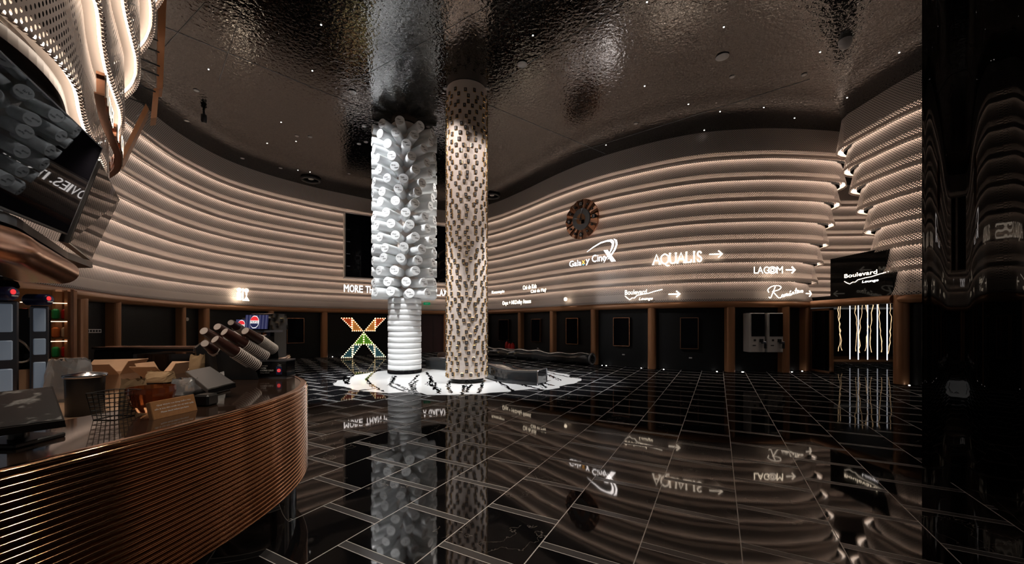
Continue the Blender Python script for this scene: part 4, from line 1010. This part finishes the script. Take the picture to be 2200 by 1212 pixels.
# drink dispensers
def dispenser(px0, px1, pyt, Z, label):
    X0 = (px0-1100)*Z/F; X1 = (px1-1100)*Z/F; wd_ = (X1-X0)*.78; zt = H+(HZ-pyt)*Z/F; r = empty('drink_dispenser', (X0, Z, 1.0), label, 'drink dispenser')
    T = frame((X0, Z, zt-.24), (1, 0, 0), (0, 0, 1)); dp = .5
    # curved merchandiser hood, side profile
    pr = [(0, 0)]+[(.02+.16*(1-math.cos(a*PI/12)), .24*math.sin(a*PI/12)) for a in range(0, 7)]+[(.45, .24), (.5, .0)]
    vs = [(X0, Z+y, zt-.24+z) for y, z in pr]+[(X0+wd_*1.1, Z+y, zt-.24+z) for y, z in pr]; n = len(pr); mb = MB()
    mb.add(vs, [tuple(range(n)), tuple(range(n, 2*n))[::-1]]+[(i, (i+1) % n, n+(i+1) % n, n+i) for i in range(n)], 'black_gloss'); mb.build('hood', r)
    mb = MB(); T = frame((X0+.012, Z-.012, zt-.23), (1, 0, 0), (0, .12, 1)); ww = wd_*1.06; mb.box((ww/2, .105, 0), (ww, .2, .006), 'pepsi_panel', T)
    for i in range(7): mb.box((ww*(i+.5)/7, .105, .004), (.02, .2, .002), 'pepsi_stripe', T)
    mb.lathe([(.062, .004), (.062, .008)], 'pepsi_white', 28, T @ Matrix.Translation((ww*.42, .105, 0)) @ Matrix.Scale(1.45, 4, (0, 1, 0)))
    up = [(.056*math.cos(a*PI/10), .02+.06*math.sin(a*PI/10)) for a in range(11)]; poly(mb, T @ Matrix.Translation((ww*.42, .105, .01)), up, 'pepsi_red', .002)
    dn = [(.056*math.cos(a*PI/10), -.02-.06*math.sin(a*PI/10)) for a in range(11)][::-1]; poly(mb, T @ Matrix.Translation((ww*.42, .105, .01)), dn, 'pepsi_panel', .002)
    put_text(mb, 'PEPSI', T, ww*.42-.05, ww*.42+.05, .09, .12, 'ink', .002, 0, .011); mb.build('light_panel', r)
    mb = MB(); mb.box((X0+wd_*.55, Z+.32, 1.0+(zt-1.24)/2), (wd_, .3, zt-1.24), 'black_plastic'); mb.box((X0+wd_*.55, Z+.15, zt-.26), (wd_*1.05, .45, .03), 'dark_steel'); mb.build('body', r)
    mb = MB(); mb.box((X0+wd_*.55, Z+.1, 1.02), (wd_, .35, .04), 'dark_steel'); mb.build('drip_tray', r)
    for i in range(5): mb = MB(); mb.box((X0+wd_*(.15+.18*i), Z+.12, zt-.3), (.035, .05, .07), ('green', 'orange', 'copper_plate', 'orange', 'blue')[i], None, .006); mb.build('nozzle', r)
    return r
dispenser(525, 584, 673, 5.45, 'large drink dispenser with lit blue PEPSI panel above the cup racks'); dispenser(505, 540, 683, 6.1, 'smaller drink dispenser behind the large one')
# point of sale tablets
def tablet(corners, th, label, mt='black_matte', stand=None):
    P = [Vector(c) for c in corners]; P[3] = P[0]+P[2]-P[1]; n = (P[1]-P[0]).cross(P[3]-P[0]).normalized()
    if n.dot(Vector((0, 0, H))-P[0]) < 0: n = -n
    r = empty('pos_terminal', (sum(p.x for p in P)/4, sum(p.y for p in P)/4, 1.0), label, 'pos terminal')
    mb = MB(); mb.add(P+[p-n*th for p in P], [(0, 1, 2, 3), (7, 6, 5, 4), (0, 4, 5, 1), (1, 5, 6, 2), (2, 6, 7, 3), (3, 7, 4, 0)], 'black_plastic'); mb.build('housing', r)
    c = sum(P, Vector())/4; mb = MB(); mb.add([c+(p-c)*.95+n*.002 for p in P], [(0, 1, 2, 3)], mt); mb.build('display', r)
    mb = MB(); f = Vector((c.x, c.y, 1.0)); mb.box((c.x-.02, c.y+.02, 1.01), (.2, .18, .02), 'black_plastic', None, .005); mb.tube([f+Vector((-.02, .02, .01)), c-n*th*1.1], .03, 'black_plastic', 8); mb.build('stand', r)
    return r
tablet([R(398, 798, 2.95), R(447, 838, 2.5), R(506, 823, 2.65), R(456, 784, 3.1)], .03, 'tilted grey point-of-sale tablet in front of the cup racks', 'tablet_grey')
tablet([R(-60, 848, 1.65), R(-60, 930, 1.42), R(139, 903, 1.55), R(95, 836, 1.85)], .03, 'large point-of-sale monitor with speckled reflection painted on its screen at the lower left', 'screen_reflection')
bx_ = tag(MB().box(on_top(432, 874)+Vector((0, .04, .036)), (.09, .09, .07), 'black_plastic', None, .01).build('card_reader', None, on_top(432, 874)), 'small black receipt printer beside the wooden sign', 'printer')
# wooden notice
P = [G(332, 903, 1.0), G(427, 881, 1.0)]; u = (P[1]-P[0]); wd_ = u.length; T = frame(P[0], u, (-.35, .12, 1)); nr = empty('counter_notice', P[0], 'wooden block notice with white lettering standing on the counter edge', 'notice')
MB().box((wd_/2, .05, -.02), (wd_, .1, .03), 'wood', T, .003).build('board', nr); mb = MB()
for j, (tx, a_, b_) in enumerate((('Quý khách vui lòng kiểm tra', .12, .88), ('tiền & hóa đơn trước khi rời khỏi quầy', .06, .94), ('Please check before you leave', .18, .8))): put_text(mb, tx, T, wd_*a_, wd_*b_, .068-j*.02, .079-j*.02, 'white_paper', .001, 0, -.004)
mb.build('lettering', nr)
# wire basket
bc_ = on_top(246, 898); q = MB(); W3, D3, H3 = .15, .14, .14
for i in range(7):
    z = .002+i*H3/6; f = .75+.25*i/6; q.tube([bc_+Vector((sx_*W3/2*f, sy_*D3/2*f, z)) for sx_, sy_ in ((-1, -1), (1, -1), (1, 1), (-1, 1))], .0022, 'black_matte', 4, True)
for i in range(6):
    for s_ in (-1, 1):
        x = -1+2*i/5; q.tube([bc_+Vector((x*W3/2*.75, s_*D3/2*.75, .002)), bc_+Vector((x*W3/2, s_*D3/2, H3))], .0018, 'black_matte', 4); q.tube([bc_+Vector((s_*W3/2*.75, x*D3/2*.75, .002)), bc_+Vector((s_*W3/2, x*D3/2, H3))], .0018, 'black_matte', 4)
tag(q.build('wire_basket', None, bc_), 'black wire basket on the counter left of the wooden sign', 'basket')
# paper bag in the basket area
def bag(c, w_, d_, h_, m, label, name='paper_bag'):
    mb = MB(); n = 20; rows_ = []
    for k in range(7):
        t = k/6; rr = []; 
        for i in range(n):
            a = 2*PI*i/n; cx_ = math.copysign(abs(math.cos(a))**.5, math.cos(a)); cy_ = math.copysign(abs(math.sin(a))**.5, math.sin(a)); j = 1+random.uniform(-.06, .06)*t
            rr.append(Vector((c[0]+cx_*w_/2*j, c[1]+cy_*d_/2*j*(1-.5*t*t), c[2]+h_*t*(1+random.uniform(-.05, .08)*(k == 6)))))
        rows_ += rr
    mb.add(rows_, [(k*n+i, k*n+(i+1) % n, (k+1)*n+(i+1) % n, (k+1)*n+i) for k in range(6) for i in range(n)]+[tuple(range(n))[::-1]], m); return tag(mb.build(name, None, c), label, 'bag')
bag(on_top(250, 888)+Vector((-.04, .14, 0)), .12, .1, .17, 'paper_bag', 'brown paper bag behind the wire basket')
# amber pleated lamp
c = on_top(300, 896)+Vector((-.02, .09, 0)); mb = MB(); n = 24; vs = []
for k, (r1, z) in enumerate(((.02, 0), (.06, .015), (.085, .06), (.1, .12), (.098, .15))):
    vs += [c+Vector(((r1*(1+.06*(i % 2)))*math.cos(2*PI*i/n), (r1*(1+.06*(i % 2)))*math.sin(2*PI*i/n), z)) for i in range(n)]
mb.add(vs, [(k*n+i, k*n+(i+1) % n, (k+1)*n+(i+1) % n, (k+1)*n+i) for k in range(4) for i in range(n)], 'amber_glass'); tag(mb.build('amber_bowl', None, c), 'dark amber pleated bowl between wire basket and wooden sign', 'bowl')
# clutter on the back side of the counter top
for (px, py, w_, d_, h_, m, lb, nm) in ((330, 838, .16, .14, .11, 'plastic_film', 'crumpled clear plastic bag behind the amber bowl', 'plastic_bag'), (368, 826, .16, .12, .12, 'white_paper', 'crumpled white packaging left of the tablet', 'plastic_bag'), (345, 812, .2, .14, .09, 'paper_bag', 'brown packet behind the crumpled bags', 'paper_bag'), (424, 799, .12, .1, .2, 'paper_bag', 'crumpled paper by the left cup racks', 'paper_bag')):
    c = G(px, py+8, 1.0); c.x = max(c.x, -2.35 if c.y < 3.2 else -3.2); bag(c, w_, d_, h_, m, lb, nm)
# tan cardboard carton on the worktop
def carton(c, w_, d_, h_, ang, label):
    T = Matrix.Translation(c) @ Matrix.Rotation(ang, 4, 'Z'); r = empty('cardboard_box', c, label, 'box', 'open cartons')
    mb = MB(); t = .006
    mb.box((0, 0, t/2), (w_, d_, t), 'cardboard', T)
    for s_ in (-1, 1): mb.box((0, s_*d_/2, h_/2), (w_, t, h_), 'cardboard', T); mb.box((s_*w_/2, 0, h_/2), (t, d_, h_), 'cardboard', T)
    mb.build('carton', r)
    for s_ in (-1, 1):
        q = MB(); Tf = T @ Matrix.Translation((0, s_*d_/2, h_)) @ Matrix.Rotation(-s_*.9, 4, 'X'); q.box((0, 0, .1), (w_, t, .2), 'cardboard', Tf); q.build('flap', r)
        q = MB(); Tf = T @ Matrix.Translation((s_*w_/2, 0, h_)) @ Matrix.Rotation(s_*.5, 4, 'Y'); q.box((0, 0, .08), (t, d_, .16), 'cardboard', Tf); q.build('flap', r)
    return r
carton((-4.42, 4.12, .802), .5, .34, .17, .3, 'large open cardboard box behind the steel bin'); carton((-3.72, 4.1, .802), .24, .24, .15, .1, 'small open carton filled with colourful sachets')
q = MB()
for i in range(60):
    v = Vector((-3.72+random.uniform(-.09, .09), 4.1+random.uniform(-.09, .09), .9+random.uniform(0, .08))); q.box((0, 0, 0), (.05, .03, .008), random.choice(['white_paper', 'red', 'white_paper', 'orange']), Matrix.Translation(v) @ Matrix.Rotation(random.random()*6, 4, 'Z') @ Matrix.Rotation(random.random(), 4, 'X'))
tag(q.build('sachet_pile', None, (-3.72, 4.1, .86)), 'heap of red and white sachets in the small carton', 'sachets', None, 'stuff')
# steel bin and napkin dispenser
c = Vector((-3.32, 2.98, .8)); r = empty('steel_bin', c, 'round black and steel bin with lid on the low worktop', 'bin'); Tm = Matrix.Translation(c)
MB().lathe([(.1, 0), (.105, .01), (.11, .29)], 'black_plastic', 32, Tm).build('body', r); MB().lathe([(.12, .29), (.125, .3), (.12, .315), (.0, .335)], 'steel', 32, Tm).build('lid', r)
c = Vector((-5.15, 4.55, .842)); tag(MB().box((0, .16, 0), (.2, .32, .18), 'steel', frame((-4.95, 4.3, .802), (.7, .6, 0), (0, 0, 1)), .01).build('steel_box', None, (-4.95, 4.3, .802)), 'brushed steel box beside the large open carton', 'dispenser')
# wrapped equipment
bag(Vector((-4.1, 3.55, .8)), .3, .26, .36, 'plastic_film', 'equipment wrapped in clear plastic film by the fridges', 'wrapped_appliance')

# ---------------------------------------------------------------- back bar left
def face(px, Z, z=0.0):
    X = (px-1100)*Z/F; v = Vector((Z, -X, 0)).normalized(); return frame((X, Z, z), v, (0, 0, 1))
def cooler(px, Z, w_, z0, z1, label):
    T = face(px, Z, z0); h = z1-z0; p = T @ Vector((0, 0, 0)); r = empty('beverage_tower', p, label, 'beverage tower', 'beverage towers')
    MB().box((0, h/2, -.1), (w_*1.25, h, .2), 'dark_steel', T, .01).build('body', r)
    for a, b in ((0.02, .42), (.48, .66), (.72, .98)): MB().box((0, h*(a+b)/2, .01), (w_*.8, h*(b-a)*.94, .03), 'pale_blue', T, .006).build('lit_panel', r)
    mb = MB(); Tm = T @ Matrix.Translation((.0, h+.055, 0)) @ Matrix.Rotation(.9, 4, 'Y'); mb.lathe([(.0, -.1), (.04, -.1), (.052, -.085), (.052, .06), (.042, .075), (0, .075)], 'blue', 24, Tm); mb.lathe([(.02, .076), (.02, .08)], 'pepsi_red', 16, Tm @ Matrix.Translation((-.012, .012, 0))); mb.box((0, -.018, .078), (.05, .008, .004), 'white_paper', Tm); mb.build('round_head', r)
cooler(3, 2.9, .13, .802, 1.68, 'blue lit beverage tower at the left edge of the photo'); cooler(85, 3.5, .09, .802, 1.67, 'blue lit beverage tower nearer the snack shelf')
T = face(46, 3.45, .802); ov = tag(MB().box((0, .42, -.12), (.34, .84, .2), 'black_gloss', T, .01).build('coffee_machine', None, T @ Vector((0, 0, 0))), 'black glossy machine with pale hose between the blue towers', 'appliance')
mb = MB(); mb.box((.09, .8, -.01), (.1, .08, .03), 'grey_panel', T); mb.build('control_panel', ov)
mb = MB(); hz = smooth_curve([Vector(q) for q in ((-.08, .72), (-.05, .6), (.02, .52), (.06, .42), (.02, .36), (-.08, .37))], .02); mb.tube([T @ Vector((q.x, q.y, .01)) for q in hz], .009, 'grey_panel', 8); mb.build('hose', ov)
MB().box((0, .16, -.005), (.3, .26, .03), 'worktop', T).build('lower_panel', ov)
# snack shelf
Ts = face(98, 5.3); sh = empty('snack_shelf', Ts @ Vector((0, 0, 0)), 'lit snack shelf with colourful packets between bronze posts', 'shelf')
mb = MB(); mb.box((0, 1.0, -.38), (.6, 2.0, .04), 'wood', Ts); mb.box((-.3, 1.0, -.2), (.03, 2.0, .4), 'wood', Ts); mb.box((.24, 1.0, -.2), (.03, 2.0, .4), 'copper_plate', Ts); mb.build('carcass', sh)
for z in (1.02, 1.3, 1.56): MB().box((0, z, -.2), (.5, .02, .34), 'wood', Ts).build('shelf_board', sh); MB().box((0, z+.24, -.05), (.44, .01, .02), 'snack_light', Ts).build('light_strip', sh)
MB().box((0, .5, -.01), (.5, .95, .03), 'bronze_paint', Ts).build('door', sh)
for zi, (z, m_) in enumerate(((1.03, 'green'), (1.31, 'orange'), (1.57, 'green'))):
    for i in range(5):
        mm = m_ if i % 2 else ('red', 'snack_cream', 'red')[zi]; X = -.18+i*.09; p = Ts @ Vector((X, z, -.15))
        tag(MB().box((X, z+.075, -.15), (.075, .15, .1), mm, Ts, .02).build('snack_packet', None, p), 'colourful snack packet on the lit shelf', 'snack packet', 'snack packets on the lit shelf')
for px, w_, lb in ((126, .12, 'bronze post right of the lit snack shelf'), (152, .12, 'bronze post left of the wide bronze pilaster')):
    Tp = face(px, 5.5); tag(MB().box((0, 1.0, -.1), (w_, 2.0, .2), 'bronze_paint', Tp, .03).build('bronze_post', None, Tp @ Vector((0, 0, 0))), lb, 'post')
Tp = face(139, 5.6); tag(MB().lathe([(.05, .95), (.06, 1.0), (.055, 1.5), (.06, 1.85), (.03, 1.9)], 'plastic_film', 16, Matrix.Translation(Tp @ Vector((0, 0, 0)))).build('wrapped_roll', None, Tp @ Vector((0, .95, 0))), 'pale plastic-wrapped roll between the two bronze posts', 'roll')
# switch plates on the black wall panel behind
a, t, n = on_wall(201, MC, -.12)
for i in range(5):
    px = 188+i*6.3; a, t, n = on_wall(px, MC, -.1); z = H+(HZ-711)*a.y/F; T = face(px, a.y*.985, z); a = Vector(T.translation[:2])
    mb = MB(); mb.box((0, 0, 0), (.07, .085, .02), 'white_paper', T); mb.box((0, 0, .012), (.045, .045, .01), 'black_plastic', T); tag(mb.build('wall_switch', None, (a.x, a.y, z)), 'white square wall switch in the row on the black wall panel', 'switch', 'wall switches left')
a, t, n = on_wall(409, MC, -.12); z = H+(HZ-686)*a.y/F; T = frame((a.x, a.y, z), (t.x, t.y, 0), (0, 0, 1)); tag(MB().lathe([(.06, 0), (.06, .03)], 'column_cream', 20, T).build('wall_disc', None, (a.x, a.y, z)), 'small pale round disc on the black wall between two bronze posts', 'disc')

# ---------------------------------------------------------------- ceiling fixtures
def ceil_disc(px, py, r, label, name='ceiling_downlight', m='spark', grp='small ceiling downlights'):
    p = G(px, py, CEIL); mb = MB(); mb.lathe([(r*1.35, CEIL-.012), (r*1.35, CEIL)], 'grey_metal', 16, Matrix.Translation((p.x, p.y, 0))); o = tag(mb.build(name, None, (p.x, p.y, CEIL)), label, 'ceiling light', grp)
    q = MB(); q.lathe([(r, CEIL-.016), (r, CEIL-.011)], m, 12, Matrix.Translation((p.x, p.y, 0))); q.build('lens', o)
for px, py in ((690, 52), (448, 148), (671, 151), (604, 262), (636, 303), (666, 369), (1145, 75), (1390, 3), (1555, 57), (1707, 253), (1513, 279), (1385, 184), (1641, 230), (1547, 239), (1302, 311), (1332, 334), (2, 2)[:0] or (1762, 111), (1932, 112), (1820, 209), (1201, 375), (574, 307), (640, 365), (1262, 363), (1479, 223)):
    ceil_disc(px, py, .014, 'tiny bright downlight in the rippled black ceiling')
for px, py in ((422, 194), (401, 259), (521, 340), (603, 361), (638, 292), (666, 294), (771, 309), (786, 305), (750, 373), (1573, 165), (1728, 160), (1366, 265), (957, 190), (1046, 190), (782, 271), (920, 272)):
    ceil_disc(px, py, .05, 'small dim round ceiling fitting', 'ceiling_fitting', 'grey_panel', 'dim round ceiling fittings')
for px, py, r, lb in ((1122, 137, .12, 'round grey ceiling speaker right of the dotted column'), (1552, 121, .14, 'large round grey ceiling speaker above the tiered wall'), (757, 197, .1, 'round ceiling speaker left of the tube column')):
    p = G(px, py, CEIL); mb = MB(); mb.lathe([(r, CEIL-.02), (r*.95, CEIL-.025), (.0, CEIL-.02)], 'grey_panel', 24, Matrix.Translation((p.x, p.y, 0))); tag(mb.build('ceiling_speaker', None, (p.x, p.y, CEIL)), lb, 'speaker')
for px, py, lb in ((668, 384, 'black ring fitting on the ceiling left of the columns'), (1057, 419, 'black ring fitting on the ceiling beside the dotted column')):
    p = G(px, py, CEIL); mb = MB(); mb.tube([(p.x+.34*math.cos(a*PI/16), p.y+.34*math.sin(a*PI/16), CEIL-.052) for a in range(32)], .05, 'black_plastic', 8, True); o = tag(mb.build('ring_fitting', None, (p.x, p.y, CEIL)), lb, 'ceiling fitting')
    q = MB(); q.lathe([(.1, CEIL-.03), (.1, CEIL)], 'grey_panel', 16, Matrix.Translation((p.x, p.y, 0))); q.build('lens', o)
p = G(438, 238, CEIL); mb = MB(); mb.lathe([(.05, CEIL-.35), (.07, CEIL-.3), (.07, CEIL-.12), (.03, CEIL-.1), (.03, CEIL)], 'black_plastic', 16, Matrix.Translation((p.x, p.y, 0))); tag(mb.build('ceiling_projector', None, (p.x, p.y, CEIL)), 'black spotlight can hanging from the ceiling at the left', 'spotlight')
p = G(1816, 86, CEIL); mb = MB(); mb.lathe([(0, CEIL-.2), (.08, CEIL-.17), (.12, CEIL-.08), (.12, CEIL)], 'grey_panel', 24, Matrix.Translation((p.x, p.y, 0))); tag(mb.build('dome_camera', None, (p.x, p.y, CEIL)), 'pale dome camera on the ceiling at the upper right', 'camera')
# floor uplights along the wall
for px in (1294, 1303, 1378, 1426, 1540, 1594, 1596, 1700, 1722, 714, 735, 1948):
    if px == 1948: a = Vector((9.75, 9.4)); 
    else: a, t, n = on_wall(px, MC, .02)
    mb = MB(); mb.lathe([(.018, 0), (.018, .01)], 'spark', 10, Matrix.Translation((a.x, a.y, 0))); tag(mb.build('floor_uplight', None, (a.x, a.y, 0)), 'tiny bright uplight in the floor at the foot of the black wall', 'floor light', 'floor uplights')
